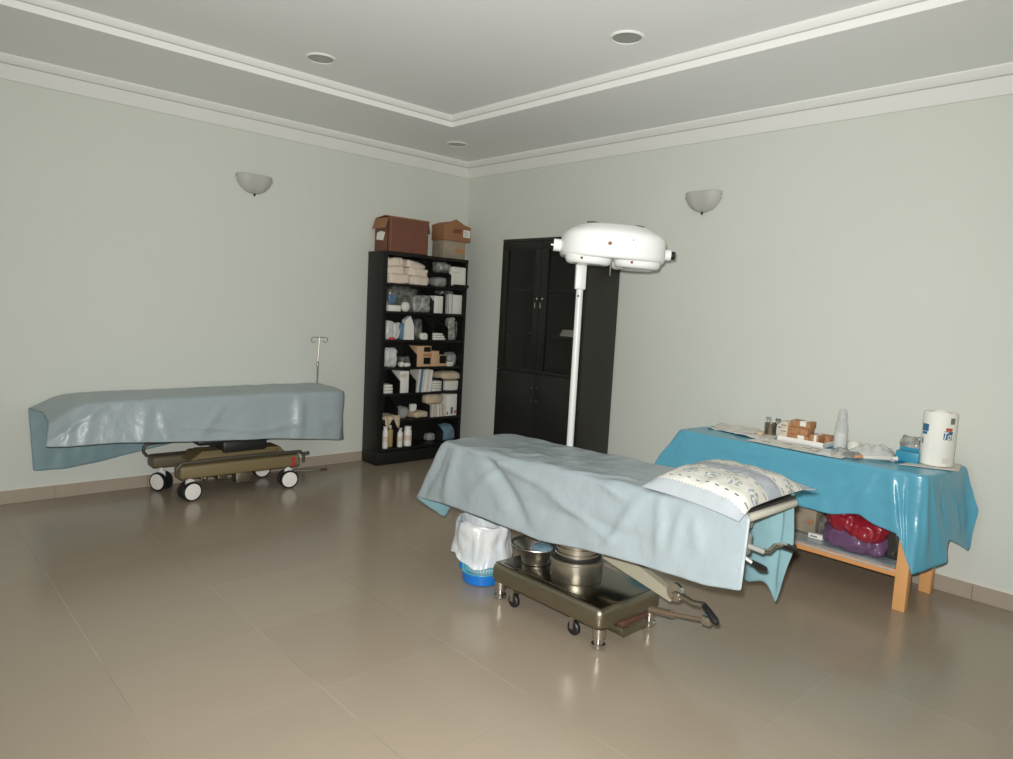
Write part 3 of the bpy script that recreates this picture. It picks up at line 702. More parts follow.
# head, slightly tipped
HC = Vector((LX + .230, LY + .005, 1.900))
tilt = Matrix.Translation(HC) @ Matrix.Rotation(math.radians(1.5), 4, RIGHT) @ Matrix.Rotation(math.radians(2.2), 4, FWD)
def squircle(r, z, a):
    return (r * (1 + .03 * math.cos(4 * (a - PI / 4 - .83))), z)
b = MB(); b.lathe([(.001, .104), (.165, .103), (.195, .099), (.22, .090), (.27, .064), (.297, .046), (.308, .028), (.313, .0), (.315, -.07), (.311, -.086), (.303, -.095), (.288, -.098), (.001, -.096)], 64, mtx=tilt, jit=squircle); hd = b.build('lamp_head', 'lampwhite', lt, 50)
rh = RIGHT.copy(); rh.z = 0; rh.normalize(); fh = FWD.copy(); fh.z = 0; fh.normalize()
for a, c in ((-.145, -.115), (.135, -.115), (.15, .15)):
    q = rh * a + fh * c
    b = MB(); b.lathe([(.134, -.09), (.132, -.114), (.122, -.131), (.112, -.135), (.106, -.131), (.001, -.131)], 40, (q.x, q.y, 0), mtx=tilt); cup = b.build('lens_cup', 'lampwhite', lt)
    b = MB(); b.lathe([(.105, -.1315), (.075, -.137), (.001, -.14)], 32, (q.x, q.y, 0), mtx=tilt); b.build('lens', 'lens', cup)
    q2 = q - fh * .129 - rh * .05
    b = MB(); b.lathe([(.001, -.004), (.007, -.004), (.007, .004), (.001, .004)], 10, (q2.x, q2.y, -.108), axis='Y', mtx=tilt); b.build('rim_screw', 'hole', cup)
for s in (-1, 1):
    q = rh * (.31 * s); q3 = rh * (.345 * s); zk = -.035
    b = MB(); b.tube([(q.x * .95, q.y * .95, zk), (q3.x, q3.y, zk)], .036 if s < 0 else .032, 18, mtx=tilt); b.build('pivot_knob', 'lampwhite', lt)
    q4 = rh * (.372 * s)
    if s > 0:
        b = MB(); b.tube([(q3.x, q3.y, zk), (q4.x, q4.y, zk)], .024, 16, mtx=tilt); b.build('end_knob', 'rubber', lt)
    else:
        b = MB(); q4 = rh * -.36; b.tube([(q3.x, q3.y, zk), (q4.x, q4.y, zk)], .008, 10, mtx=tilt); b.build('end_pin', 'steel', lt)
q = rh * -.055 - fh * .3145; q2 = rh * -.055 - fh * .295
b = MB(); b.tube([(q.x, q.y, -.02), (q2.x, q2.y, -.02)], .0105, 14, mtx=tilt); b.build('socket_hole', 'hole', lt)
q = rh * .07 - fh * .3125; b = MB(); b.tube([(q.x, q.y, .008), (q.x + fh.x * .01, q.y + fh.y * .01, .008)], .003, 8, mtx=tilt); b.build('rivet', 'darkmetal', lt)
for a in (-.13, .13):
    q = rh * a - fh * .05
    b = MB(); b.box(q.x - .028, q.x + .028, q.y - .028, q.y + .028, .098, .112, .003, mtx=tilt); b.build('vent_cap', 'darkmetal', lt)
q = rh * .0 - fh * .02
b = MB(); b.tube([(q.x, q.y, -.09), (q.x, q.y, -.15), (q.x + .004, q.y, -.185)], [.006, .004, .0025], 8, mtx=tilt); b.build('dangling_cord', 'steel', lt)

# ------------------------------------------------------------------ cloth helper
def catmull(P, t):
    n = len(P) - 1; f = min(max(t, 0), 1) * n; i = min(int(f), n - 1); u = f - i
    p0, p1, p2, p3 = P[max(i - 1, 0)], P[i], P[i + 1], P[min(i + 2, n)]
    return .5 * ((2 * p1) + (p2 - p0) * u + (2 * p0 - 5 * p1 + 4 * p2 - p3) * u * u + (3 * p1 - p0 - 3 * p2 + p3) * u ** 3)
def lin(P, t):
    n = len(P) - 1; f = min(max(t, 0), 1) * n; i = min(int(f), n - 1); return P[i].lerp(P[i + 1], f - i)
def drape(stations, cols, nt_, ns_, fillet, amp_top, amp_side, scale, pleat=0.0, pleats=9, folds=(), seed=0, smoothB=False, bulge=0.0):
    """stations: (spine, edge, bottom) around the open perimeter. Returns MB grid."""
    L = [0]
    for a, c in zip(stations[:-1], stations[1:]):
        L.append(L[-1] + max((Vector(a[1]) - Vector(c[1])).length, (Vector(a[2]) - Vector(c[2])).length * .8, .02))
    tot = L[-1]
    S = [Vector(s[0]) for s in stations]; E = [Vector(s[1]) for s in stations]; B = [Vector(s[2]) for s in stations]
    def at(P, d, sm=True):
        i = 0
        while i < len(L) - 2 and L[i + 1] < d: i += 1
        u = (d - L[i]) / (L[i + 1] - L[i]); n = len(P) - 1
        if not sm: return P[i].lerp(P[i + 1], u)
        p1, p2 = P[i], P[i + 1]; h = L[i + 1] - L[i]
        m1 = (P[i + 1] - P[i - 1]) / (L[i + 1] - L[i - 1]) if i > 0 else (p2 - p1) / h
        m2 = (P[i + 2] - P[i]) / (L[i + 2] - L[i]) if i + 2 <= n else (p2 - p1) / h
        u2, u3 = u * u, u ** 3
        return p1 * (2 * u3 - 3 * u2 + 1) + m1 * h * (u3 - 2 * u2 + u) + p2 * (-2 * u3 + 3 * u2) + m2 * h * (u3 - u2)
    rows = []
    SP = [at(S, tot * j / cols, False) for j in range(cols + 1)]
    for j in range(cols + 1):
        d = tot * j / cols
        s, e, bt = (SP[j] + SP[cols - j]) / 2, at(E, d), at(B, d, smoothB)
        d1 = (s - e); l1 = d1.length; d1.normalize(); d2 = (bt - e); l2 = d2.length; d2.normalize()
        r = min(fillet, l1 * .4, l2 * .4)
        col = []
        a = e + d1 * r; c = e + d2 * r
        for i in range(nt_): col.append((s.lerp(a, i / nt_), 0))
        for i in range(5):
            u = i / 5; col.append(((a * (1 - u) ** 2 + e * 2 * u * (1 - u) + c * u * u), 0))
        outw = Vector((d2.x, d2.y, 0)); o2 = -d1; o2.z = 0; o2.normalize()
        for i in range(ns_ + 1):
            u = i / ns_; p = c.lerp(bt, u) + o2 * bulge * math.sin(PI * u); col.append((p, u))
        rows.append([(p, u, d / tot, o2) for p, u in col])
    out = []
    for row in rows:
        nr = []
        for k, (p, u, sd, o2) in enumerate(row):
            q = p * scale + Vector((seed, seed * 2, 0))
            nz = noise.noise(q) + .5 * noise.noise(q * 2.1) + .7 * (.5 - abs(noise.noise(q * 1.3 + Vector((5, 5, 5))))) * 1.2
            side = k >= nt_ + 2
            f = 0
            T = k / (len(row) - 1)
            for (sa, ta, sb, tb, wd, am) in folds:
                ab = Vector((sb - sa, (tb - ta) * .3)); ap = Vector((sd - sa, (T - ta) * .3)); l = ab.length
                h = max(0, min(1, ap.dot(ab) / (l * l))); dist = (ap - ab * h).length
                f += am * math.exp(-(dist / wd) ** 2) * math.sin(PI * (.08 + .84 * h))
            if side: p = p + o2 * (nz * amp_side * (.4 + .6 * u) + pleat * u * math.sin(sd * pleats * 2 * PI + 1.7 * math.sin(sd * 23)) + f)
            else: p = p + Vector((0, 0, max(nz, -.1) * amp_top + f * min(1, k / nt_)))
            nr.append(p)
        out.append(nr)
    return MB().grid(out)
def cloth(mb, name, outer, inner, label, cat, th=.0025, sub=1, smooth=180):
    o = mb.build(name, [outer, inner], None, smooth)
    me = o.data
    up = sum(p.normal.z * p.area for p in me.polygons)
    if up < 0:
        bm = bmesh.new(); bm.from_mesh(me); bmesh.ops.reverse_faces(bm, faces=bm.faces[:]); bm.to_mesh(me); bm.free()
    if sub:
        s = o.modifiers.new('sub', 'SUBSURF'); s.levels = sub; s.render_levels = sub
    so = o.modifiers.new('solid', 'SOLIDIFY'); so.thickness = th; so.offset = -1; so.material_offset = 1; so.material_offset_rim = 0
    return tag(o, label, cat)

# ------------------------------------------------------------------ stretcher (left)
st = thing('stretcher', (.34, -2.52, 0), 'low olive hospital stretcher on large white casters against the wall', 'stretcher')
for name, m, args in (('front_base_cover', 'olive', (.455, .60, -2.955, -2.055, .170, .268)), ('rear_base_cover', 'olivedk', (.09, .235, -3.03, -2.1, .185, .275))):
    b = MB(); x0, x1, y0, y1, z0, z1 = args; b.box(x0, x1, y0, y1, z0, z1, .022, 3); b.build(name, m, st)
b = MB(); b.box(.2, .48, -2.80, -2.17, .265, .315, .03, 3); b.prism([(-2.85, .27), (-2.12, .27), (-2.17, .32), (-2.76, .335)], 'X', .3, .47); b.build('column_shroud', 'olive', st)
b = MB(); b.box(.17, .5, -2.62, -2.28, .31, .40, .02); b.box(.24, .44, -2.56, -2.34, .40, .70, .01); b.build('bellows', 'matt', st)
b = MB(); b.box(.08, .5, -2.80, -1.98, .385, .43, .02); b.build('lift_frame', 'matt', st)
def rail(b, x, y0, y1, z0, z1, r=.012):
    b.tube([(x, y0, z0), (x, y0 + .0, z1 - .03), (x, y0 + .03, z1), (x, (y0 + y1) / 2, z1 + .006), (x, y1 - .03, z1), (x, y1, z1 - .03), (x, y1, z0)], r, 10)
b = MB(); rail(b, .60, -2.975, -2.03, .21, .292); b.tube([(.60, -2.03, .27), (.60, -1.985, .275)], .012, 10); b.build('bumper_rail', 'railmetal', st)
b = MB(); b.tube([(.07, -3.02, .25), (.07, -3.045, .285), (.07, -3.045, .315), (.07, -3.03, .338), (.07, -2.995, .346), (.07, -2.4, .352), (.07, -1.86, .347)], .012, 10); b.build('bumper_rail', 'railmetal', st)
b = MB(); b.tube([(.45, -2.6, .415), (.47, -2.2, .415), (.47, -1.78, .42)], .011, 8); b.build('lift_bar', 'darkmetal', st)
b = MB(); b.box(.30, .40, -2.62, -2.55, .09, .19, .006); b.tube([(.3, -2.70, .09), (.3, -2.70, .2)], .022, 12); b.tube([(.36, -2.70, .1), (.36, -2.70, .2)], .018, 12); b.build('pump_unit', 'steeldark', st)
b = MB(); b.box(.4, .5, -2.52, -2.40, .07, .18, .01); b.build('hydraulic_box', 'steeldark', st)
for z in (.195, .235):
    b = MB(); b.lathe([(.001, -.0015), (.016, -.0015), (.016, .0015), (.001, .0015)], 3 if False else 14, (.6015, -2.115, z), axis='X'); b.build('warning_sticker', 'redlabel', st)
b = MB(); b.tube([(.50, -2.08, .115), (.52, -1.95, .105), (.50, -1.82, .095)], .007, 8); b.build('brake_pedal_rod', 'steel', st)
b = MB(); b.tube([(.50, -1.83, .095), (.498, -1.77, .092)], .010, 8); b.build('pedal_tip', 'rust', st)
def caster(x, y, rz, r=.071):
    # local group under the stretcher: fork, two discs and tyres
    f = MB(); mt = Matrix.Translation((x, y, 0)) @ Matrix.Rotation(rz, 4, 'Z')
    f.box(-.018, .018, -.03, .03, r * .9, r + .085, .012, mtx=mt); f.tube([(0, 0, r + .07), (0, 0, .2)], .016, 12, mtx=mt)
    c = f.build('caster', 'white', st)
    for s in (-1, 1):
        w = MB(); w.lathe([(r * .86, -.013), (r * .97, -.012), (r, -.006), (r, .006), (r * .97, .012), (r * .86, .013)], 28, (s * .032, 0, r + .0005), axis='X', mtx=mt); w.build('tyre', 'rubber', c)
        w = MB(); w.lathe([(.001, .016), (r * .5, .0155), (r * .82, .013), (r * .88, .008), (r * .88, -.012), (.001, -.012)] if s > 0 else [(.001, -.016), (r * .5, -.0155), (r * .82, -.013), (r * .88, -.008), (r * .88, .012), (.001, .012)], 28, (s * .032, 0, r + .0005), axis='X', mtx=mt); w.build('wheel_disc', 'white', c)
    return c
caster(.53, -2.865, .16); caster(.15, -2.945, -1.0); caster(.545, -2.13, -.12); caster(.13, -2.17, -.1)
b = MB(); b.box(.045, .52, -3.46, -1.68, .655, .70, .02); b.box(.06, .50, -3.4, -1.7, .60, .655, .01); b.build('litter_frame', 'beige', st)
b = MB(); b.box(.04, .52, -3.46, -1.68, .70, .738, .02, 3); b.build('mattress', 'matt', st)
pt = on_x(321, 338, .1)
px0, py0 = .10, -1.668
b = MB(); b.tube([(px0, py0, .60), (px0, py0, .95)], .009, 10); b.build('pole_socket_tube', 'chrome', st)
b = MB(); b.tube([(px0, py0, .94), (px0, py0 + .012, 1.155)], .006, 8); b.lathe([(.001, -.008), (.014, -.008), (.014, .008), (.001, .008)], 12, (px0, py0, .925)); 
ip = b.build('infusion_pole', 'steel', st)
for s in (-1, 1):
    c = Vector((px0, py0 + .012, 1.155)); pts = [c, c + Vector((0, s * .035, .004))] + [c + Vector((0, s * (.055 + .022 * math.sin(a)), -.018 + .022 * math.cos(a))) for a in [PI * 2 * k / 14 for k in range(11)]]
    b = MB(); b.tube(pts, .0035, 6); b.build('hook', 'steel', ip)

G = [
 ((0.266, -3.71, 0.6550), (.50, -3.715, .625), (.585, -3.745, .488)),
 ((0.266, -3.58, 0.7420), (.53, -3.56, .725), (.60, -3.62, .478)),
 ((0.266, -3.40, 0.7500), (.55, -3.38, .750), (.605, -3.33, .478)),
 ((0.266, -3.00, 0.7520), (.56, -3.00, .752), (.61, -3.05, .458)),
 ((0.266, -2.70, 0.7535), (.56, -2.70, .752), (.615, -2.75, .438)),
 ((0.266, -2.26, 0.7557), (.57, -2.26, .756), (.615, -2.26, .414)),
 ((0.266, -1.95, 0.7572), (.585, -1.90, .755), (.62, -1.87, .376)),
 ((0.266, -1.82, 0.7579), (.56, -1.67, .742), (.60, -1.72, .352)),
 ((0.266, -1.80, 0.7580), (.40, -1.60, .742), (.46, -1.595, .325)),
 ((0.276, -1.80, 0.7580), (.15, -1.58, .742), (.16, -1.565, .31)),
 ((0.276, -1.82, 0.7579), (.028, -1.62, .75), (.024, -1.60, .32)),
 ((0.276, -2.20, 0.7560), (.024, -2.20, .758), (.02, -2.20, .40)),
 ((0.276, -2.70, 0.7535), (.024, -2.70, .755), (.02, -2.72, .34)),
 ((0.276, -3.00, 0.7520), (.024, -3.00, .752), (.02, -3.00, .293)),
 ((0.276, -3.30, 0.7505), (.024, -3.30, .750), (.02, -3.30, .235)),
 ((0.276, -3.58, 0.7420), (.024, -3.55, .735), (.02, -3.52, .208)),
 ((0.276, -3.71, 0.6550), (.024, -3.75, .655), (.022, -3.728, .212))]
fg = [(a_, b_, c_, d_, w_, h_ * 1.4) for a_, b_, c_, d_, w_, h_ in [(.135, .45, .125, 1, .007, .012), (.15, .55, .17, 1, .006, .010), (.06, .5, .05, 1, .006, .014), (.03, .5, .035, 1, .006, .012), (.36, .4, .35, 1, .008, .02), (.29, .9, .36, .78, .01, .01), (.08, .4, .0, .9, .01, .012), (.19, .8, .30, .9, .006, .010), (.24, .5, .21, .95, .006, .009)]]
cloth(drape(G, 170, 10, 18, .028, .006, .009, 7.0, pleat=.006, pleats=8, folds=fg, seed=3), 'surgical_drape', 'gsheet', 'gsheetin', 'blue-grey plastic drape with teal lining over the stretcher against the wall', 'drape')

# ------------------------------------------------------------------ operating table
def ZT_(x): return .742 + (x - 2.6) * .030
ot = thing('operating_table', (3.43, -1.97, 0), 'operating table on a low wheeled stainless steel base', 'operating table')
# base box: skirt + top with rolled edge
x0, x1, y0, y1 = 3.065, 3.795, -2.225, -1.765
b = MB(); b.box(x0, x1, y0, y1, .095, .198, .032, 4); b.build('base_skirt', 'steeldark', ot)
b = MB(); b.box(x0 + .018, x1 - .018, y0 + .018, y1 - .018, .192, .2, .004, 2); b.tube([(x0 + .06, y0 + .04, .2), (x1 - .12, y0 + .04, .2)], .004, 6); b.build('base_top_plate', 'steeltop', ot)
for x, y in ((x1 - .035, y0 + .04), (x0 + .035, y0 + .045), (x1 - .035, y1 - .04), (x0 + .035, y1 - .04)):
    b = MB(); b.lathe([(.030, .1), (.030, .058), (.024, .056)], 20, (x, y, 0)); f = b.build('foot', 'steel', ot)
    b = MB(); b.lathe([(.022, .058), (.022, .030), (.032, .028), (.034, .014), (.030, .010), (.022, .009), (.02, .0005), (.001, .0005)], 20, (x, y, 0)); b.build('levelling_pad', 'chrome', f)
for x, y in ((3.215, -2.19), (3.60, -2.17), (3.215, -1.8), (3.60, -1.8)):
    b = MB(); b.prism([(y - .022, .035), (y - .017, .035), (y - .017, .078), (y + .017, .078), (y + .017, .035), (y + .022, .035), (y + .022, .099), (y - .022, .099)], 'X', x - .009, x + .011); c = b.build('caster_fork', 'steel', ot)
    b = MB(); b.lathe([(.001, -.013), (.028, -.013), (.034, -.007), (.034, .007), (.028, .013), (.001, .013)], 20, (x, y, .0345), axis='Y'); b.build('wheel', 'rubber', c)
b = MB(); b.box(3.26, 3.58, -2.15, -2.06, .065, .097, .004); b.box(3.66, 3.79, -2.05, -1.86, .07, .097, .004); b.build('rusty_underframe', 'rust', ot)
b = MB(); b.box(3.70, 3.815, -2.09, -2.075, .055, .09, .003); b.box(3.815, 3.82, -2.09, -1.90, .05, .088, .002); b.build('brake_bar', 'steeldark', ot)
cx, cy = 3.455, -2.01
b = MB(); b.lathe([(.125, .199), (.128, .205), (.128, .288), (.133, .292), (.133, .304), (.128, .308), (.12, .309), (.001, .309)], 48, (cx, cy, 0)); b.build('pedestal_drum', 'steel', ot)
b = MB(); b.lathe([(.115, .309), (.118, .312), (.118, .322), (.001, .323)], 48, (cx, cy, 0)); b.build('gasket_ring', 'rubber', ot)
b = MB(); b.lathe([(.112, .322), (.112, .335), (.104, .338), (.104, .36), (.098, .362), (.098, .70), (.001, .70)], 48, (cx, cy, 0)); b.build('pedestal_column', 'steel', ot)
def tilt_box(b, x0, x1, y0, y1, dz0, dz1, bev, seg=3):
    t = MB(); t.box(x0, x1, y0, y1, 0, 1, 0)
    n = MB(); n.box(x0, x1, y0, y1, dz0, dz1, bev, seg)
    for p in n.v: p.z += ZT_(p.x)
    b.add(n.v, n.f)
b = MB(); tilt_box(b, 2.64, 4.40, -2.175, -1.745, -.054, -.024, .012); b.build('table_frame', 'beige', ot)
b = MB(); tilt_box(b, 2.62, 4.385, -2.18, -1.74, -.024, -.010, .006); b.build('mattress', 'matt', ot)
b = MB(); b.box(3.2, 3.75, -2.1, -1.84, .68, .715, .01); b.build('table_support', 'beige', ot)
# folding strut and cranks under the head end
b = MB(); b.prism([(3.62, .36), (3.68, .40), (4.02, .285), (3.985, .25), (3.60, .33)], 'Y', -1.99, -1.955); b.tube([(3.80, -1.972, .345), (4.02, -1.972, .262)], .008, 8); b.build('diagonal_strut', 'strutgrey', ot)
b = MB(); b.prism([(3.62, .42), (4.30, .66), (4.31, .70), (3.62, .47)], 'Y', -1.96, -1.93); b.build('support_arm', 'strutgrey', ot)
p = Vector((4.015, -2.0, .308))
b = MB(); b.lathe([(.034, -.008), (.04, -.008), (.04, .008), (.034, .008), (.034, -.008)], 24, p, axis='Y'); b.build('ring_bracket', 'chrome', ot)
b = MB(); b.tube([p + Vector((-.01, .0, -.012)), p + Vector((.04, -.008, -.002)), p + Vector((.10, -.016, -.008)), p + Vector((.16, -.024, .006))], .011, 10); b.box(p.x - .005, p.x + .028, p.y - .02, p.y - .005, p.z - .03, p.z + .005, .003); c = b.build('crank_handle', 'steel', ot)
b = MB(); b.tube([p + Vector((.15, -.022, .006)), p + Vector((.175, -.032, -.006)), p + Vector((.225, -.052, -.030)), p + Vector((.24, -.058, -.036))], [.010, .014, .017, .011], 12); b.build('grip', 'rubber', c)
b = MB(); b.tube([(3.83, -1.90, .135), (3.96, -1.92, .165)], .018, 12); b.tube([(3.95, -1.92, .163), (4.14, -1.945, .212)], .009, 8); c = b.build('brake_lever', 'rustysteel', ot)
b = MB(); b.box(4.125, 4.165, -1.962, -1.935, .195, .236, .004); b.build('lever_clamp', 'chrome', c)
# end cranks
e0 = Vector((4.33, -2.16, .66))
b = MB(); b.box(4.34, 4.40, -2.19, -2.11, .615, .70, .01); b.tube([(4.38, -2.15, .66), (4.44, -2.10, .635)], .010, 12); b.build('gear_box', mat('grey_enamel', (150, 150, 144), .45), ot)
b = MB(); b.tube([(4.43, -2.11, .638), (4.45, -2.075, .636), (4.455, -2.045, .652), (4.46, -1.98, .645), (4.46, -1.91, .615)], .009, 10); c = b.build('crank_handle', 'chrome', ot)
b = MB(); b.tube([(4.46, -2.0, .645), (4.46, -1.94, .628), (4.462, -1.905, .612), (4.462, -1.885, .622)], [.009, .0135, .013, .008], 12); b.build('grip', 'darkmetal', c)
b = MB(); b.tube([(4.40, -2.19, .63), (4.44, -2.18, .61)], .009, 8); c = b.build('crank_handle', 'chrome', ot)
b = MB(); b.tube([(4.44, -2.185, .615), (4.455, -2.15, .592), (4.46, -2.115, .578)], [.008, .014, .010], 12); b.build('grip', 'rubber', c)

def st3(x, dz=0): return ZT_(x) + dz
O = [
 ((4.24, -1.955, st3(4.24)), (4.44, -2.225, st3(4.44, -.004)), (4.447, -2.262, .526)),
 ((4.20, -1.955, st3(4.20)), (4.30, -2.225, st3(4.30)), (4.30, -2.262, .499)),
 ((3.92, -1.955, st3(3.92)), (3.92, -2.225, st3(3.92)), (3.90, -2.272, .480)),
 ((3.78, -1.955, st3(3.78)), (3.78, -2.225, st3(3.78)), (3.78, -2.275, .472)),
 ((3.45, -1.955, st3(3.45)), (3.45, -2.225, st3(3.45)), (3.45, -2.275, .430)),
 ((3.07, -1.955, st3(3.07)), (3.07, -2.23, st3(3.07)), (3.07, -2.278, .434)),
 ((2.90, -1.955, st3(2.90)), (2.80, -2.23, st3(2.80)), (2.77, -2.285, .430)),
 ((2.82, -1.955, st3(2.82)), (2.62, -2.225, st3(2.62, -.004)), (2.445, -2.275, .400)),
 ((2.80, -1.955, st3(2.80)), (2.582, -2.11, st3(2.58, -.002)), (2.50, -2.09, .255)),
 ((2.80, -1.965, st3(2.80)), (2.578, -2.00, st3(2.58)), (2.535, -2.03, .40)),
 ((2.80, -1.965, st3(2.80)), (2.578, -1.85, st3(2.58)), (2.53, -1.85, .50)),
 ((2.82, -1.965, st3(2.82)), (2.61, -1.72, st3(2.61)), (2.52, -1.65, .48)),
 ((3.30, -1.965, st3(3.30)), (3.30, -1.715, st3(3.30)), (3.30, -1.66, .45)),
 ((3.90, -1.965, st3(3.90)), (3.95, -1.715, st3(3.95)), (4.0, -1.66, .40)),
 ((4.10, -1.965, st3(4.10)), (4.17, -1.715, st3(4.17)), (4.17, -1.68, .33)),
 ((4.18, -1.965, st3(4.18)), (4.26, -1.715, st3(4.26)), (4.26, -1.69, .37)),
 ((4.20, -1.965, st3(4.20)), (4.31, -1.71, st3(4.31)), (4.31, -1.68, .275)),
 ((4.23, -1.965, st3(4.23)), (4.36, -1.71, st3(4.36)), (4.372, -1.685, .53))]
fo = [(a_, b_, c_, d_, w_, h_ * 1.5) for a_, b_, c_, d_, w_, h_ in [(.085, .42, .075, .95, .0035, .012), (.10, .42, .135, .98, .006, .010), (.33, .40, .24, .95, .010, -.020), (.36, .4, .20, .62, .010, .012),
      (.375, .45, .37, 1, .008, .014), (.40, .4, .41, 1, .008, -.012), (.23, .38, .30, .05, .010, .010), (.20, .36, .12, .2, .008, .008), (.27, .3, .38, .1, .008, .006),
      (.25, .75, .10, .8, .012, -.008), (.16, .42, .12, .55, .006, .008), (.905, .45, .91, 1, .006, .016), (.955, .45, .945, 1, .006, .014), (.06, .45, .065, .9, .004, .010), (.05, .5, .04, .8, .004, .009), (.29, .45, .33, .8, .006, .010), (.12, .9, .22, .62, .007, .010), (.13, .25, .20, .12, .006, .006), (.30, .25, .22, .05, .006, .007), (.34, .2, .36, .38, .005, .006)]]
cloth(drape(O, 190, 13, 20, .026, .009, .009, 6.0, pleat=.004, pleats=7, folds=fo, seed=1), 'surgical_drape', 'sheet', 'sheetin', 'pale blue plastic drape with teal underside over the operating table', 'drape')

# pillow
def make_pillow():
    c00 = Vector((3.955, -2.225, .0)); c10 = Vector((4.435, -2.295, .0)); c11 = Vector((4.41, -1.70, .0)); c01 = Vector((3.92, -1.64, .0))
    n = 44; top = []; bot = []
    for i in range(n + 1):
        u = i / n; rt_ = []; rb_ = []
        for j in range(n + 1):
            v = j / n
            p = c00.lerp(c10, u).lerp(c01.lerp(c11, u), v)
            k = (max(0, 1 - (2 * u - 1) ** 4) ** .75) * (max(0, 1 - (2 * v - 1) ** 4) ** .75)
            # edges draw in between corners
            cen = (c00 + c10 + c11 + c01) / 4
            pull = .045 * (math.sin(PI * u) * abs(2 * v - 1) ** 3 + math.sin(PI * v) * abs(2 * u - 1) ** 3)
            p = p.lerp(cen, pull)
            zb = ZT_(p.x) + .007
            if p.y < -2.2: zb -= max(0, (-2.2 - p.y)) * .35
            wr = .006 * noise.noise(Vector((u * 7, v * 7, 2))) + .004 * noise.noise(Vector((u * 15, v * 13, 5)))
            h = .08 * k
            edge = min(u, 1 - u, v, 1 - v)
            rt_.append(Vector((p.x, p.y, zb + .012 + h + wr * min(1, k * 3))))
            rb_.append(Vector((p.x, p.y, zb + .011 - (.004 if edge > .02 else 0) + (0 if edge > .05 else .001))))
        top.append(rt_); bot.append(rb_)
    b = MB(); b.grid(top); nv = len(b.v); b.grid(bot)
    me_v = b.v
    W = n + 1
    # close the rim
    ring = [(i, 0) for i in range(n)] + [(n, j) for j in range(n)] + [(i, n) for i in range(n, 0, -1)] + [(0, j) for j in range(n, 0, -1)]
    for a, c in zip(ring, ring[1:] + ring[:1]):
        i0 = a[0] * W + a[1]; i1 = c[0] * W + c[1]; b.f.append([i0, i1, nv + i1, nv + i0]); b.m.append(0)
    me = bpy.data.meshes.new('pillow'); org = Vector((4.17, -1.98, ZT_(4.17)))
    me.from_pydata([tuple(p - org) for p in b.v], [], b.f)
    uv = me.uv_layers.new(name='cloth'); 
    for poly in me.polygons:
        for li in poly.loop_indices:
            vi = me.loops[li].vertex_index % nv; uv.data[li].uv = ((vi // W) / n, (vi % W) / n)
    bm = bmesh.new(); bm.from_mesh(me); bmesh.ops.recalc_face_normals(bm, faces=bm.faces[:]); bm.to_mesh(me); bm.free()
    me.polygons.foreach_set('use_smooth', [True] * len(me.polygons))
    # fabric: grey-blue ground, two cream bands with scalloped border, dashes and posies
    m = bpy.data.materials.new('pillowcase_print'); m.use_nodes = True; nt = m.node_tree; N = nt.nodes; L = nt.links; bs = N['Principled BSDF']
    bs.inputs['Roughness'].default_value = .8; bs.inputs['Specular IOR Level'].default_value = .2
    uvn = N.new('ShaderNodeUVMap'); uvn.uv_map = 'cloth'; sp = N.new('ShaderNodeSeparateXYZ'); L.new(uvn.outputs[0], sp.inputs[0])
    def mth(op, a, bb=None, c=None):
        nn = N.new('ShaderNodeMath'); nn.operation = op
        for k, v in enumerate((a, bb, c)):
            if v is None: continue
            if isinstance(v, (int, float)): nn.inputs[k].default_value = v
            else: L.new(v, nn.inputs[k])
        return nn.outputs[0]
    U, V = sp.outputs['X'], sp.outputs['Y']
    scal = mth('MULTIPLY', mth('ABSOLUTE', mth('SINE', mth('MULTIPLY', U, 92))), .011)
    Vs = mth('SUBTRACT', V, scal)
    def band(lo, hi, src): return mth('MULTIPLY', mth('GREATER_THAN', src, lo), mth('LESS_THAN', src, hi))
    cream = mth('MAXIMUM', mth('MULTIPLY', mth('GREATER_THAN', mth('ADD', V, scal), .075), mth('LESS_THAN', V, .42)), band(.63, .92, V))
    dash = mth('MULTIPLY', mth('GREATER_THAN', mth('SINE', mth('MULTIPLY', U, 66)), .35), mth('MAXIMUM', mth('MAXIMUM', band(.115, .126, V), band(.385, .396, V)), mth('MAXIMUM', band(.66, .67, V), band(.89, .90, V))))
    # posies: blobs repeated along u in mid band
    cu = mth('SUBTRACT', mth('FRACT', mth('MULTIPLY', U, 4.6)), .5)
    d1 = mth('POWER', mth('DIVIDE', cu, .34), 2); d2 = mth('POWER', mth('DIVIDE', mth('SUBTRACT', V, .25), .06), 2); d3 = mth('POWER', mth('DIVIDE', mth('SUBTRACT', V, .78), .05), 2)
    blob = mth('MAXIMUM', mth('LESS_THAN', mth('ADD', d1, d2), 1), mth('LESS_THAN', mth('ADD', d1, d3), 1))
    nz = N.new('ShaderNodeTexNoise'); nz.inputs['Scale'].default_value = 38; nz.inputs['Detail'].default_value = 2; L.new(uvn.outputs[0], nz.inputs['Vector'])
    fl = mth('MULTIPLY', blob, mth('GREATER_THAN', nz.outputs['Fac'], .52))
    nz2 = N.new('ShaderNodeTexNoise'); nz2.inputs['Scale'].default_value = 22; L.new(uvn.outputs[0], nz2.inputs['Vector'])
    fcol = N.new('ShaderNodeMix'); fcol.data_type = 'RGBA'; L.new(mth('GREATER_THAN', nz2.outputs['Fac'], .5), fcol.inputs[0]); fcol.inputs['A'].default_value = srgb(126, 146, 168); fcol.inputs['B'].default_value = srgb(150, 156, 136)
    def mx(f, a, bcol):
        q = N.new('ShaderNodeMix'); q.data_type = 'RGBA'; L.new(f, q.inputs[0])
        if isinstance(a, tuple): q.inputs['A'].default_value = a
        else: L.new(a, q.inputs['A'])
        if isinstance(bcol, tuple): q.inputs['B'].default_value = bcol
        else: L.new(bcol, q.inputs['B'])
        return q.outputs['Result']
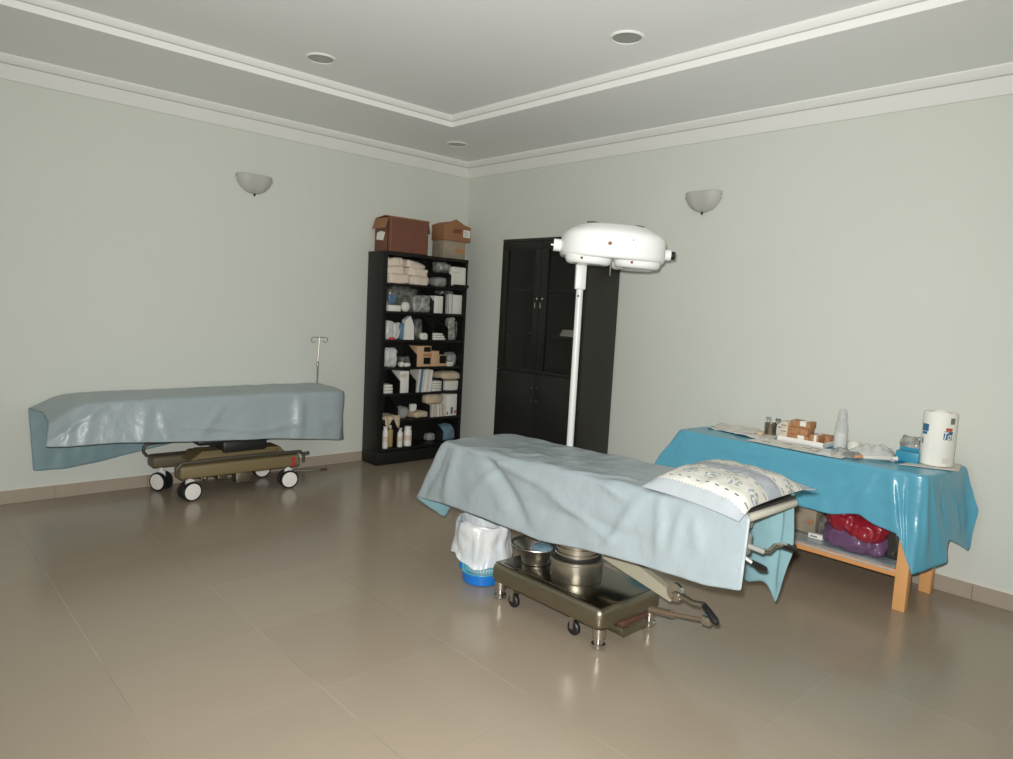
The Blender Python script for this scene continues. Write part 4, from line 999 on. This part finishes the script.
    chk = N.new('ShaderNodeTexChecker'); chk.inputs['Scale'].default_value = 120; chk.inputs['Color1'].default_value = srgb(160, 168, 175); chk.inputs['Color2'].default_value = srgb(174, 178, 180); L.new(uvn.outputs[0], chk.inputs['Vector'])
    c = mx(cream, chk.outputs['Color'], srgb(206, 204, 195)); c = mx(fl, c, fcol.outputs['Result']); c = mx(dash, c, srgb(96, 100, 108))
    L.new(c, bs.inputs['Base Color'])
    me.materials.append(m)
    o = bpy.data.objects.new('pillow', me); COL.objects.link(o); o.location = org
    WM[o.name] = Matrix.Translation(org)
    s = o.modifiers.new('sub', 'SUBSURF'); s.levels = 1; s.render_levels = 1
    return o
pil = make_pillow()
tag(pil, 'pillow in grey and cream floral striped case on the operating table', 'pillow')
# loose tail of the pillowcase beyond the far corner
b = MB(); rows = []
for i in range(9):
    u = i / 8; row = []
    for j in range(9):
        v = j / 8
        a = Vector((4.36, -1.82, ZT_(4.33) + .022)); c = Vector((4.20, -1.66, ZT_(4.16) + .05)); tip = Vector((4.43, -1.655, ZT_(4.43) + .024))
        p = a.lerp(c, v).lerp(tip, u * (1 - .15 * abs(2 * v - 1))) if True else None
        p.z += .008 * math.sin(v * 6 + u * 2) * (1 - u) - .01 * u
        row.append(p)
    rows.append(row)
b.grid(rows)
pl = b.build('pillowcase_tail', 'clothgrey', pil, 180)
pl.data.materials[0] = mat('pillowcase_grey', (166, 172, 178), .8, spec=.2)
so = pl.modifiers.new('solid', 'SOLIDIFY'); so.thickness = .004

# steel bowl on the table base
bc = Vector((3.205, -2.04, .2005))
o = thing('steel_bowl', bc, 'stainless steel bowl standing on the operating table base', 'bowl')
b = MB(); b.lathe([(.001, .0), (.068, .0), (.072, .004), (.074, .03), (.085, .05), (.115, .09), (.128, .1), (.132, .1), (.133, .097), (.118, .086), (.088, .047), (.078, .03), (.074, .008), (.001, .006)], 44, bc); b.build('bowl', 'steel', o)
b = MB(); b.blob(bc.x + .0, bc.x + .1, bc.y - .05, bc.y + .04, bc.z + .065, bc.z + .105, .5, .008, 22, 5, 14)
tag(b.build('blue_cloth', 'clothblue', None, 60), 'crumpled blue cloth lying inside the steel bowl', 'cloth')
b = MB(); cc = bc + Vector((.035, .03, .085)); b.lathe([(.001, 0), (.026, 0), (.034, .03), (.036, .034), (.033, .034), (.025, .006), (.001, .004)], 24, cc)
tag(b.build('steel_cup', 'chrome', None), 'small shiny steel cup inside the larger steel bowl', 'cup')

# waste bin and liner
wc = Vector((2.853, -2.095, 0))
o = thing('waste_basket', wc, 'blue plastic basket with perforated sides under the white liner', 'waste bin')
b = MB(); b.lathe([(.001, .001), (.098, .001), (.104, .006), (.108, .06), (.105, .06), (.101, .012), (.001, .01)], 40, wc); b.build('solid_base', 'binblue', o)
b = MB()
def br(z): return .107 + (z - .07) * .10
nv = 44
for k in range(nv):
    a = 2 * PI * k / nv
    b.tube([wc + Vector((br(z) * math.cos(a), br(z) * math.sin(a), z)) for z in (.055, .29)], .0028, 5)
for k in range(12):
    z = .063 + k * .0195
    b.tube([wc + Vector((br(z) * math.cos(2 * PI * q / 40), br(z) * math.sin(2 * PI * q / 40), z)) for q in range(41)], .0028, 5, cap=False)
b.build('perforated_wall', 'binteal', o)
b = MB(); 
for a0 in (3.4, 4.1): b.box(wc.x + br(.15) * math.cos(a0) - .012, wc.x + br(.15) * math.cos(a0) + .012, wc.y + br(.15) * math.sin(a0) - .006, wc.y + br(.15) * math.sin(a0) + .006, .07, .29, .003)
b.build('rib', 'binblue', o)
rows = []
prof = [(.001, .05), (.085, .05), (.100, .10), (.112, .2), (.124, .29), (.132, .335), (.138, .348), (.146, .342), (.149, .31), (.150, .25), (.153, .19), (.157, .17), (.164, .152)]
n = 96
prof = [x for p_, q_ in zip(prof[:-1], prof[1:]) for x in (p_, ((p_[0] + q_[0]) / 2, (p_[1] + q_[1]) / 2))] + [prof[-1]]
for i, (r, z) in enumerate(prof):
    row = []
    for k in range(n):
        a = 2 * PI * k / n; f = i / (len(prof) - 1)
        if i >= 14:
            g = (i - 12) / 12
            rr = r + g * (.006 * math.sin(a * 5 + .7) + .004 * math.sin(a * 11)) + .016 * noise.noise(Vector((math.cos(a) * 3, math.sin(a) * 3, z * 14))) + .010 * (.5 - abs(noise.noise(Vector((math.cos(a) * 6, math.sin(a) * 6, z * 22)))))
            zz = z + g * (-.022 * math.cos(a + .35) + .012 * math.sin(a * 3 + 1.1) + .005 * math.sin(a * 9)) + .006 * noise.noise(Vector((math.cos(a) * 5, math.sin(a) * 5, 3)))
        else:
            rr = min(r * .97 + .003 * noise.noise(Vector((math.cos(a) * 5, math.sin(a) * 5, z * 14))), r * 1.0); zz = z + (.010 * math.sin(a * 4 + .5) + .006 * math.sin(a * 7) if i >= 8 else 0)
        row.append(wc + Vector((rr * math.cos(a), rr * math.sin(a), zz)))
    rows.append(row)
b = MB(); b.grid(rows, closed=True)
ob = b.build('bin_liner', 'liner', None, 180); s = ob.modifiers.new('sub', 'SUBSURF'); s.levels = 1; s.render_levels = 1
tag(ob, 'white plastic bin liner folded over the rim of the blue basket', 'bin liner')

# ------------------------------------------------------------------ wooden side table
TZ = .752
tb = thing('wooden_table', (3.78, -.32, 0), 'pale orange wooden table with a low shelf against the wall', 'table')
for x0, y0 in ((4.425, -.545), (4.425, -.125), (3.12, -.545), (3.12, -.125)):
    b = MB(); b.box(x0, x0 + .062, y0, y0 + .06, 0, TZ - .03, .003); b.build('leg', 'wood', tb)
b = MB(); b.box(3.10, 4.51, -.565, -.05, TZ - .03, TZ - .006, .003); b.build('tabletop', 'woodx', tb)
for y0 in (-.535, -.11):
    b = MB(); b.box(3.17, 4.44, y0, y0 + .028, .175, .215, .003); b.build('shelf_rail', 'woodx', tb)
    b = MB(); b.box(3.17, 4.44, y0, y0 + .024, TZ - .1, TZ - .03, .003); b.build('apron', 'woodx', tb)
b = MB(); b.box(3.13, 4.48, -.507, -.11, .195, .213, .002); b.build('shelf_board', 'woodx', tb)
rows = []
for i in range(60):
    u = i / 59; row = []
    for j in range(14):
        v = j / 13; x = 3.2 + 1.215 * u; y = -.545 + .43 * v
        z = .2165 + abs(.006 * noise.noise(Vector((x * 9, y * 9, 0)))) + (.002 if v > .05 else 0)
        if v < .02: z -= .012
        row.append(Vector((x, y, z)))
    rows.append(row)
ob = MB().grid(rows).build('shelf_liner', 'shelfliner', None, 180); so = ob.modifiers.new('solid', 'SOLIDIFY'); so.thickness = .001; so.offset = 1
tag(ob, 'crinkled grey-blue plastic sheet lining the low wooden shelf', 'plastic sheet')

zt = TZ + .001
Tc = [
 ((3.16, -.075, zt), (3.10, -.06, zt), (2.99, -.07, .52)),
 ((3.16, -.08, zt), (3.06, -.30, zt), (2.95, -.32, .50)),
 ((3.17, -.085, zt), (3.045, -.52, zt), (2.92, -.56, .485)),
 ((3.18, -.085, zt), (3.06, -.582, zt), (2.895, -.625, .48)),
 ((3.25, -.085, zt), (3.22, -.588, zt), (3.20, -.625, .465)),
 ((3.60, -.085, zt), (3.60, -.588, zt), (3.60, -.615, .455)),
 ((3.88, -.085, zt), (3.88, -.588, zt), (3.88, -.615, .448)),
 ((4.09, -.085, zt), (4.09, -.588, zt), (4.09, -.612, .446)),
 ((4.23, -.085, zt), (4.23, -.588, zt), (4.235, -.612, .484)),
 ((4.31, -.085, zt), (4.31, -.588, zt), (4.31, -.615, .45)),
 ((4.40, -.085, zt), (4.42, -.588, zt), (4.435, -.625, .432)),
 ((4.46, -.085, zt), (4.515, -.575, zt), (4.525, -.625, .238)),
 ((4.47, -.085, zt), (4.545, -.50, zt), (4.62, -.40, .285)),
 ((4.48, -.08, zt), (4.555, -.40, zt), (4.60, -.36, .40)),
 ((4.48, -.08, zt), (4.565, -.22, zt), (4.62, -.20, .34)),
 ((4.48, -.075, zt), (4.57, -.11, zt), (4.64, -.075, .285)),
 ((4.48, -.07, zt), (4.57, -.055, zt), (4.65, -.05, .52))]
ft = [(.655, .4, .67, 1, .008, .02), (.64, .4, .56, .95, .007, .012), (.69, .42, .71, 1, .008, -.018), (.75, .42, .755, 1, .008, .016), (.83, .4, .82, 1, .008, -.012), (.2, .42, .17, 1, .007, .012), (.225, .42, .215, .8, .005, .008),
      (.60, .6, .50, .85, .01, .008), (.63, .45, .60, .9, .005, .012), (.45, .5, .30, .55, .008, .006), (.66, .45, .69, .98, .005, -.014), (.78, .42, .79, .95, .005, .012), (.87, .42, .90, .95, .006, .012)]
cloth(drape(Tc, 180, 8, 18, .016, .0025, .010, 7.5, pleat=.003, pleats=6, folds=ft, seed=6), 'plastic_table_cover', 'cover', 'cover', 'bright blue plastic sheet covering the wooden table by the wall', 'table cover', th=.0015)

# things on the blue cover
TS = zt + .0045
def sheet_paper(name, m, corners, label, cat, n=10, amp=.003, z=TS, group=None, th=.0008, extra=None):
    c = [Vector((x, y, z)) for x, y in corners]; rows = []
    for i in range(n + 1):
        u = i / n; row = []
        for j in range(n + 1):
            v = j / n; p = c[0].lerp(c[1], u).lerp(c[3].lerp(c[2], u), v)
            q = Vector((p.x * 14, p.y * 14, z * 10)); p.z += max(0, .5 + noise.noise(q)) * amp
            row.append(p)
        rows.append(row)
    o = MB().grid(rows).build(name, m, None, 180); s = o.modifiers.new('solid', 'SOLIDIFY'); s.thickness = th; s.offset = 1
    return tag(o, label, cat, group)
sheet_paper('plastic_packet', 'papergrey', [(3.12, -.36), (3.40, -.40), (3.40, -.12), (3.12, -.12)], 'crinkled grey-white plastic packet at the far left end of blue cover', 'packet', amp=.02, n=22, th=.004)
sheet_paper('plastic_packet', 'papergrey', [(3.36, -.42), (3.60, -.43), (3.56, -.20), (3.38, -.16)], 'second crinkled grey-white packet, in front of the metal jar', 'packet', amp=.012, n=22, z=TS + .001, th=.004)
def printed_sheet(corners, label, lines):
    o = thing('paper_sheet', ((corners[0][0] + corners[2][0]) / 2, (corners[0][1] + corners[2][1]) / 2, TS), label, 'paper', 'printed papers on the blue cover')
    c = [Vector((x, y, TS + .002)) for x, y in corners]
    b = MB(); vs = c + [p + Vector((0, 0, .0012)) for p in c]; b.add(vs, [[3, 2, 1, 0], [4, 5, 6, 7], [0, 1, 5, 4], [1, 2, 6, 5], [2, 3, 7, 6], [3, 0, 4, 7]]); b.build('page', 'paper', o)
    b = MB()
    for (u0, u1, v0, v1) in lines:
        q = [c[0].lerp(c[1], u).lerp(c[3].lerp(c[2], u), v) + Vector((0, 0, .0016)) for u, v in ((u0, v0), (u1, v0), (u1, v1), (u0, v1))]
        b.add(q, [[0, 1, 2, 3]])
    b.build('printing', 'ink', o)
printed_sheet([(3.515, -.545), (3.80, -.575), (3.82, -.36), (3.55, -.34)], 'white printed sheet at the front edge before the orange boxes', [(.2, .42, .3, .36), (.55, .8, .6, .66)])
printed_sheet([(3.79, -.57), (4.10, -.575), (4.09, -.36), (3.83, -.34)], 'white printed sheet with heavy dark lines in front of bottle', [(.12, .34, .7, .76), (.35, .75, .62, .68), (.38, .8, .42, .5), (.05, .25, .5, .55), (.3, .55, .25, .3)])
# metal jar holding scissors
jc = on_z(769, 434, TS); jc = Vector((jc.x, jc.y, TS)); jc = Vector((3.50, -.215, TS))
o = thing('metal_jar', jc, 'dull steel jar on the blue cover left of the orange boxes', 'jar')
b = MB(); b.lathe([(.001, 0), (.034, 0), (.036, .004), (.037, .075), (.04, .08), (.037, .083), (.034, .08), (.033, .008), (.001, .006)], 28, jc); b.build('jar', 'steeldark', o)
for k, (dx, dy, lab) in enumerate(((.03, .0, 'thin steel scissors standing in the steel jar, leaning toward the orange boxes'), (-.015, .01, 'thin steel forceps standing upright in the steel jar'))):
    b = MB(); base = jc + Vector((dx * .3, dy, .012))
    for s in (-1, 1):
        b.tube([base + Vector((s * .003, 0, 0)), base + Vector((dx + s * .008, 0, .078)), base + Vector((dx * 1.3 + s * .009, 0, .090))] + [base + Vector((dx * 1.3 + s * .010 + .007 * math.cos(t), 0, .098 + .007 * math.sin(t))) for t in [-PI / 2 + 2 * PI * q / 10 for q in range(10)]], .0024, 6)
    tag(b.build('scissors' if k == 0 else 'forceps', 'darkmetal' if k == 0 else 'steel', None), lab, 'surgical tool', 'tools in the steel jar')
b = MB(); b.blob(jc.x - .06, jc.x - .005, jc.y - .10, jc.y - .05, TS, TS + .032, .7, .005, 30, 3, 12); tag(b.build('cotton_wad', 'clothtan', None, 60), 'small tan cotton wad at the foot of the steel jar', 'cotton')
o = thing('white_carton', (3.55, -.12, TS), 'long white carton between the steel jar and the orange boxes', 'carton')
b = MB(); b.box(3.505, 3.60, -.15, -.09, TS, TS + .072, .002); b.build('carton', 'paper', o)
b = MB(); b.box(3.52, 3.56, -.1512, -.1495, TS + .05, TS + .06); b.build('print_mark', 'print', o)
# tray of ampoule cartons
tr = (3.605, 3.90, -.335, -.125)
o = thing('white_tray', ((tr[0] + tr[1]) / 2, (tr[2] + tr[3]) / 2, TS), 'shallow white tray under the orange medicine boxes', 'tray')
b = MB(); b.box(tr[0], tr[1], tr[2], tr[3], TS, TS + .006, .002)
for a in ((tr[0], tr[1], tr[2], tr[2] + .005), (tr[0], tr[1], tr[3] - .005, tr[3]), (tr[0], tr[0] + .005, tr[2], tr[3]), (tr[1] - .005, tr[1], tr[2], tr[3])): b.box(*a, TS + .004, TS + .03, .001)
b.build('tray', 'white', o)
def medbox(x0, x1, y0, y1, z0, z1, label, strip=True):
    o = thing('medicine_box', ((x0 + x1) / 2, (y0 + y1) / 2, z0), label, 'medicine box', 'orange medicine boxes in the white tray')
    b = MB(); b.box(x0, x1, y0, y1, z0, z1, .002); b.build('carton', 'orangebox', o)
    b = MB(); b.box(x0 - .0008, x0 + .001, y0 + .004, y1 - .004, z0 + .003, z1 - .003); b.build('end_panel', 'creambox', o)
    if strip:
        b = MB(); b.box(x0 + (x1 - x0) * .5, x0 + (x1 - x0) * .8, y0 - .0009, y1, z0 + (z1 - z0) * .3, z1 + .0009); b.build('white_label', 'paper', o)
zz = TS + .0065
medbox(3.665, 3.80, -.325, -.225, zz, zz + .044, 'large orange medicine box at the bottom of the stack')
medbox(3.668, 3.79, -.32, -.225, zz + .0445, zz + .088, 'orange medicine box in the middle of the stack', False)
medbox(3.672, 3.795, -.31, -.22, zz + .0885, zz + .13, 'orange medicine box on top of the stack')
medbox(3.805, 3.86, -.325, -.235, zz, zz + .062, 'upright small orange medicine box right of the stack')
medbox(3.803, 3.885, -.225, -.14, zz, zz + .052, 'low orange medicine box at the back of the tray', False)
for k in range(3):
    o = thing('cream_box', (3.635, -.27, zz + .038 * k), ('bottom', 'middle', 'top')[k] + ' cream carton of the short stack left of the orange boxes', 'carton', 'cream cartons in the white tray')
    b = MB(); b.box(3.613 + .002 * k, 3.661, -.32, -.225, zz + .0382 * k, zz + .0382 * k + .0375, .002); b.build('carton', 'creambox', o)
    b = MB(); b.box(3.62, 3.655, -.3209, -.319, zz + .0382 * k + .012, zz + .0382 * k + .018); b.build('print_mark', 'print', o)
# squeeze bottle
bc = Vector((3.955, -.24, TS))
o = thing('squeeze_bottle', bc, 'tall clear bottle with domed cap on the blue cover', 'bottle')
b = MB(); b.lathe([(.001, 0), (.034, 0), (.038, .006), (.038, .125), (.034, .15), (.026, .17), (.024, .175)], 28, bc); b.build('bottle', 'clearbottle', o)
b = MB(); b.lathe([(.001, .002), (.035, .004), (.0365, .008), (.0365, .10), (.001, .1)], 28, bc); b.build('white_contents', 'white', o)
b = MB(); b.lathe([(.026, .17), (.027, .2), (.024, .225), (.015, .24), (.001, .243)], 24, bc); b.build('cap', 'clearbottle', o)
# tape roll
tc_ = Vector((4.02, -.20, TS))
b = MB(); b.lathe([(.026, 0), (.036, 0), (.036, .05), (.026, .05), (.026, 0)], 30, tc_); tag(b.build('tape_roll', 'clothwhite', None), 'white adhesive tape roll standing right of the clear bottle', 'tape roll')
b = MB(); b.lathe([(.022, 0), (.0235, .0), (.0235, .062), (.001, .062)], 20, tc_ + Vector((-.062, -.012, 0))); b.lathe([(.001, 0), (.022, 0)], 20, tc_ + Vector((-.062, -.012, 0))); 
tag(b.build('dark_vial', 'ink', None), 'dark slim vial between clear bottle and tape roll', 'vial')
b = MB(); b.box(4.075, 4.145, -.17, -.12, TS, TS + .036, .003); b.box(4.08, 4.14, -.1706, -.168, TS + .018, TS + .03, mi=1); tag(b.build('black_topped_box', ['paper', 'ink'], None), 'little white box with black band behind the tape roll', 'box')
# clear plastic bags heaped
def heap(name, m, x0, x1, y0, y1, h, label, cat, seed, amp=.5, z=TS):
    rows = []
    n = 20
    for i in range(n + 1):
        u = i / n; row = []
        for j in range(n + 1):
            v = j / n; k = (max(0, 1 - (2 * u - 1) ** 4)) * (max(0, 1 - (2 * v - 1) ** 4))
            x = x0 + (x1 - x0) * u; y = y0 + (y1 - y0) * v
            q = Vector((x * 22, y * 22, seed))
            hh = h * k * (.55 + amp * noise.noise(q) + .4 * (.5 - abs(noise.noise(q * 1.7 + Vector((4, 4, 4))))))
            row.append(Vector((x + .01 * noise.noise(q + Vector((7, 0, 0))), y + .01 * noise.noise(q + Vector((0, 7, 0))), z + .002 + max(hh, .0))))
        rows.append(row)
    b = MB().grid(rows); nv = len(b.v); flat = [Vector((p.x, p.y, z)) for p in b.v]; W = n + 1
    b.v += flat; b.f += [[nv + i for i in f][::-1] for f in b.f]; b.m += [0] * (len(b.f) - len(b.m))
    ring = [(i, 0) for i in range(n)] + [(n, j) for j in range(n)] + [(i, n) for i in range(n, 0, -1)] + [(0, j) for j in range(n, 0, -1)]
    for a, c in zip(ring, ring[1:] + ring[:1]):
        i0 = a[0] * W + a[1]; i1 = c[0] * W + c[1]; b.f.append([i0, i1, nv + i1, nv + i0]); b.m.append(0)
    return tag(b.build(name, m, None, 180), label, cat)
heap('plastic_bag', 'plaswhite', 4.03, 4.30, -.36, -.16, .075, 'flattened whitish plastic bag right of the tape roll', 'plastic bag', 1.5)
heap('plastic_bag', 'plasclear', 3.99, 4.15, -.50, -.37, .05, 'small clear crumpled bag near the front edge of blue cover', 'plastic bag', 3.5)
heap('plastic_wrapper', 'clearbag', 3.96, 4.04, -.57, -.49, .03, 'shiny scrap of clear wrapper at the front edge of blue cover', 'wrapper', 8.5)
# syringe pack with orange tip
s0, s1 = Vector((4.14, -.50, TS + .014)), Vector((4.31, -.36, TS + .02))
o = thing('syringe_pack', ((s0 + s1) / 2).to_tuple(), 'wrapped syringe with orange tip on the blue cover', 'syringe')
b = MB(); d = (s1 - s0)
b.tube([s0 + d * .2, s0 + d * .25, s0 + d * .85, s0 + d * .9], [.007, .012, .014, .009], 12); b.build('barrel', 'papergrey', o)
b = MB(); b.tube([s0, s0 + d * .04, s0 + d * .18, s0 + d * .21], [.006, .010, .010, .007], 12); b.build('orange_tip', 'orangetip', o)
b = MB(); b.tube([s0 + d * .88, s0 + d * 1.0], .009, 10); b.tube([s0 + d * 1.0, s0 + d * 1.02], .015, 10); b.build('plunger', 'white', o)
# small blue box and a crumpled glove behind it
o = thing('blue_carton', (4.34, -.27, TS), 'small teal-blue carton beside the paper towel roll', 'carton')
b = MB(); b.box(4.285, 4.40, -.30, -.235, TS, TS + .058, .002); b.build('carton', 'bluebox', o)
b = MB(); b.box(4.285, 4.40, -.235, -.231, TS + .056, TS + .075); b.build('open_flap', 'bluebox', o)
b = MB(); b.blob(4.27, 4.375, -.22, -.13, TS, TS + .125, .55, .014, 20, 12, 16, ridge=.5)
for k in range(3):
    b.blob(4.275 + .036 * k, 4.30 + .036 * k, -.20, -.16, TS + .095, TS + .138 - .008 * (k == 1), .7, .004, 30, k, 8)
tag(b.build('grey_glove', 'plasclear', None, 60), 'crumpled greyish plastic glove behind the small blue carton', 'glove')
# napkin and paper towel roll
sheet_paper('napkin', 'papergrey', [(4.34, -.42), (4.60, -.30), (4.55, -.06), (4.36, -.09)], 'grey-white napkin spread under the paper towel roll', 'napkin', amp=.002, z=TS + .0005)
rc = Vector((4.463, -.215, TS + .0045)); RR, RH = .083, .292
o = thing('paper_towel_roll', rc, 'tall white wrapped roll of paper towel on the blue cover', 'paper towel roll')
b = MB(); b.lathe([(.02, .004), (RR * .94, 0), (RR, .006), (RR, RH - .01), (RR * .95, RH), (.045, RH - .004), (.03, RH + .008), (.018, RH + .002), (.018, RH - .02), (.001, RH - .02)], 48, rc, jit=lambda r, z, a: (r * (1 + .012 * math.sin(3 * a + z * 20)), z)); b.build('wrapped_roll', 'towel', o)
view = math.atan2(CAM.y - rc.y, CAM.x - rc.x)
def patch(a0, a1, z0, z1, m, name, r=RR * 1.016):
    b = MB(); n = 10
    rows = [[rc + Vector((r * math.cos(view + a0 + (a1 - a0) * k / n), r * math.sin(view + a0 + (a1 - a0) * k / n), z)) for k in range(n + 1)] for z in (z0, z1)]
    b.grid(rows); return b.build(name, m, o, 180)
patch(.28, .85, .150, .195, 'blueink', 'blue_brand_patch'); patch(.38, .8, .196, .214, 'redink', 'red_brand_patch'); patch(-1.15, -.62, .185, .225, 'blueink', 'blue_print'); patch(-1.1, -.7, .168, .182, 'blueink', 'blue_print'); patch(.62, .95, .235, .268, 'print', 'grey_print'); patch(-1.1, -.95, .115, .145, 'print', 'grey_print')
patch(.35, .8, .02, .045, 'papergrey', 'grey_print')
cu = bpy.data.curves.new('towel_letters', 'FONT'); cu.body = 'Tow'; cu.size = .062; cu.shear = .2; cu.offset = .0012; cu.resolution_u = 3
tmp = bpy.data.objects.new('towel_letters', cu); COL.objects.link(tmp); bpy.context.view_layer.update()
tm = bpy.data.meshes.new_from_object(tmp.evaluated_get(bpy.context.evaluated_depsgraph_get()))
bmx = bmesh.new(); bmx.from_mesh(tm); bmesh.ops.subdivide_edges(bmx, edges=[e for e in bmx.edges if e.calc_length() > .012], cuts=2); bmx.to_mesh(tm); bmx.free()
wmax = max(v.co.x for v in tm.vertices)
def letters(nm, m, rr, dz):
    b = MB(); vs = []
    for v in tm.vertices:
        a = view + .22 + (v.co.x) / RR * .6
        vs.append(rc + Vector((rr * math.cos(a), rr * math.sin(a), .15 + v.co.y * .95 + dz)))
    b.add(vs, [list(p.vertices) for p in tm.polygons]); return b.build(nm, m, o, None)
letters('lettering_outline', 'ink', RR * 1.019, -.002); letters('lettering', 'white', RR * 1.022, 0.0005)  # dark printed outline behind the white brand letters
bpy.data.objects.remove(tmp); 

# things on the low shelf
SZ = .2235
b = MB(); b.blob(3.985, 4.345, -.50, -.20, SZ, SZ + .135, .62, .016, 13, 3, 40, ridge=.9)
tag(b.build('plastic_bag', 'bagpurple', None, 180), 'purple shiny plastic bag bulging on the low wooden shelf', 'plastic bag')
b = MB(); b.blob(4.02, 4.20, -.53, -.27, SZ + .105, SZ + .235, .75, .016, 16, 8, 34, ridge=.9); b.blob(4.13, 4.34, -.535, -.25, SZ + .085, SZ + .215, .75, .016, 16, 15, 34, ridge=.9)
tag(b.build('plastic_bag', 'bagred', None, 180), 'crimson plastic bag heaped over the purple bag', 'plastic bag')
b = MB(); b.blob(4.31, 4.42, -.44, -.16, SZ, SZ + .20, .6, .014, 14, 21, 30, ridge=.8)
tag(b.build('plastic_bag', 'bagblack', None, 180), 'dark plastic bag between the purple bag and table leg', 'plastic bag')
o = thing('brown_carton', (3.83, -.27, SZ), 'brown printed carton on the low shelf left of the purple bag', 'cardboard carton')
b = MB(); b.box(3.72, 3.90, -.34, -.18, SZ, SZ + .17, .003); b.build('carton', 'cardgrey', o)
b = MB(); b.box(3.85, 3.885, -.3413, -.339, SZ + .055, SZ + .085); b.box(3.75, 3.77, -.3413, -.339, SZ + .05, SZ + .065); b.build('orange_print', 'orangebox', o)
o = thing('white_carton', (3.93, -.40, SZ), 'small flat white carton on the low shelf before the brown carton', 'carton')
b = MB(); b.box(3.895, 3.98, -.42, -.38, SZ + .0, SZ + .03, .003); b.build('carton', 'paper', o)
b = MB(); b.box(3.91, 3.95, -.4212, -.419, SZ + .01, SZ + .018); b.build('print_mark', 'print', o)
b = MB(); b.blob(3.915, 3.975, -.34, -.26, SZ, SZ + .13, .5, .012, 20, 33, 14, ridge=.5); tag(b.build('plastic_bag', 'plasdark', None, 60), 'smoky crumpled bag between brown carton and purple bag', 'plastic bag')

# ------------------------------------------------------------------ light: the camera's flash alone
fl = bpy.data.lights.new('camera_flash', 'SPOT'); fl.energy = 900; fl.spot_size = math.radians(138); fl.spot_blend = 1.0; fl.shadow_soft_size = .03
fl.color = (1.0, 1.0, .985)
lo = bpy.data.objects.new('camera_flash', fl); COL.objects.link(lo)
lo.location = CAM - RIGHT * .02 - DOWN * .07 + FWD * .03
R3 = Matrix((RIGHT, -DOWN, -FWD)).transposed().to_4x4()
lo.rotation_euler = (Matrix.Rotation(0, 4, 'X') @ R3).to_euler()
wl = SC.world or bpy.data.worlds.new('world'); SC.world = wl; wl.use_nodes = True
wl.node_tree.nodes['Background'].inputs[0].default_value = (.8, .85, .9, 1); wl.node_tree.nodes['Background'].inputs[1].default_value = .0

# ------------------------------------------------------------------ camera and view
cd = bpy.data.cameras.new('camera'); co = bpy.data.objects.new('camera', cd); COL.objects.link(co)
cd.sensor_width = 36; cd.sensor_fit = 'HORIZONTAL'; cd.lens = FPX / 1013 * 36; cd.clip_start = .05
mw = R3.copy(); mw.translation = CAM; co.matrix_world = mw
SC.camera = co
SC.view_settings.view_transform = 'Standard'; SC.view_settings.look = 'None'; SC.view_settings.gamma = 1; SC.view_settings.use_curve_mapping = False
SC.view_settings.exposure = -0.57
SC.cycles.use_denoising = True
SC.cycles.max_bounces = 10; SC.cycles.diffuse_bounces = 6; SC.cycles.transparent_max_bounces = 12
SC.cycles.sample_clamp_indirect = 6
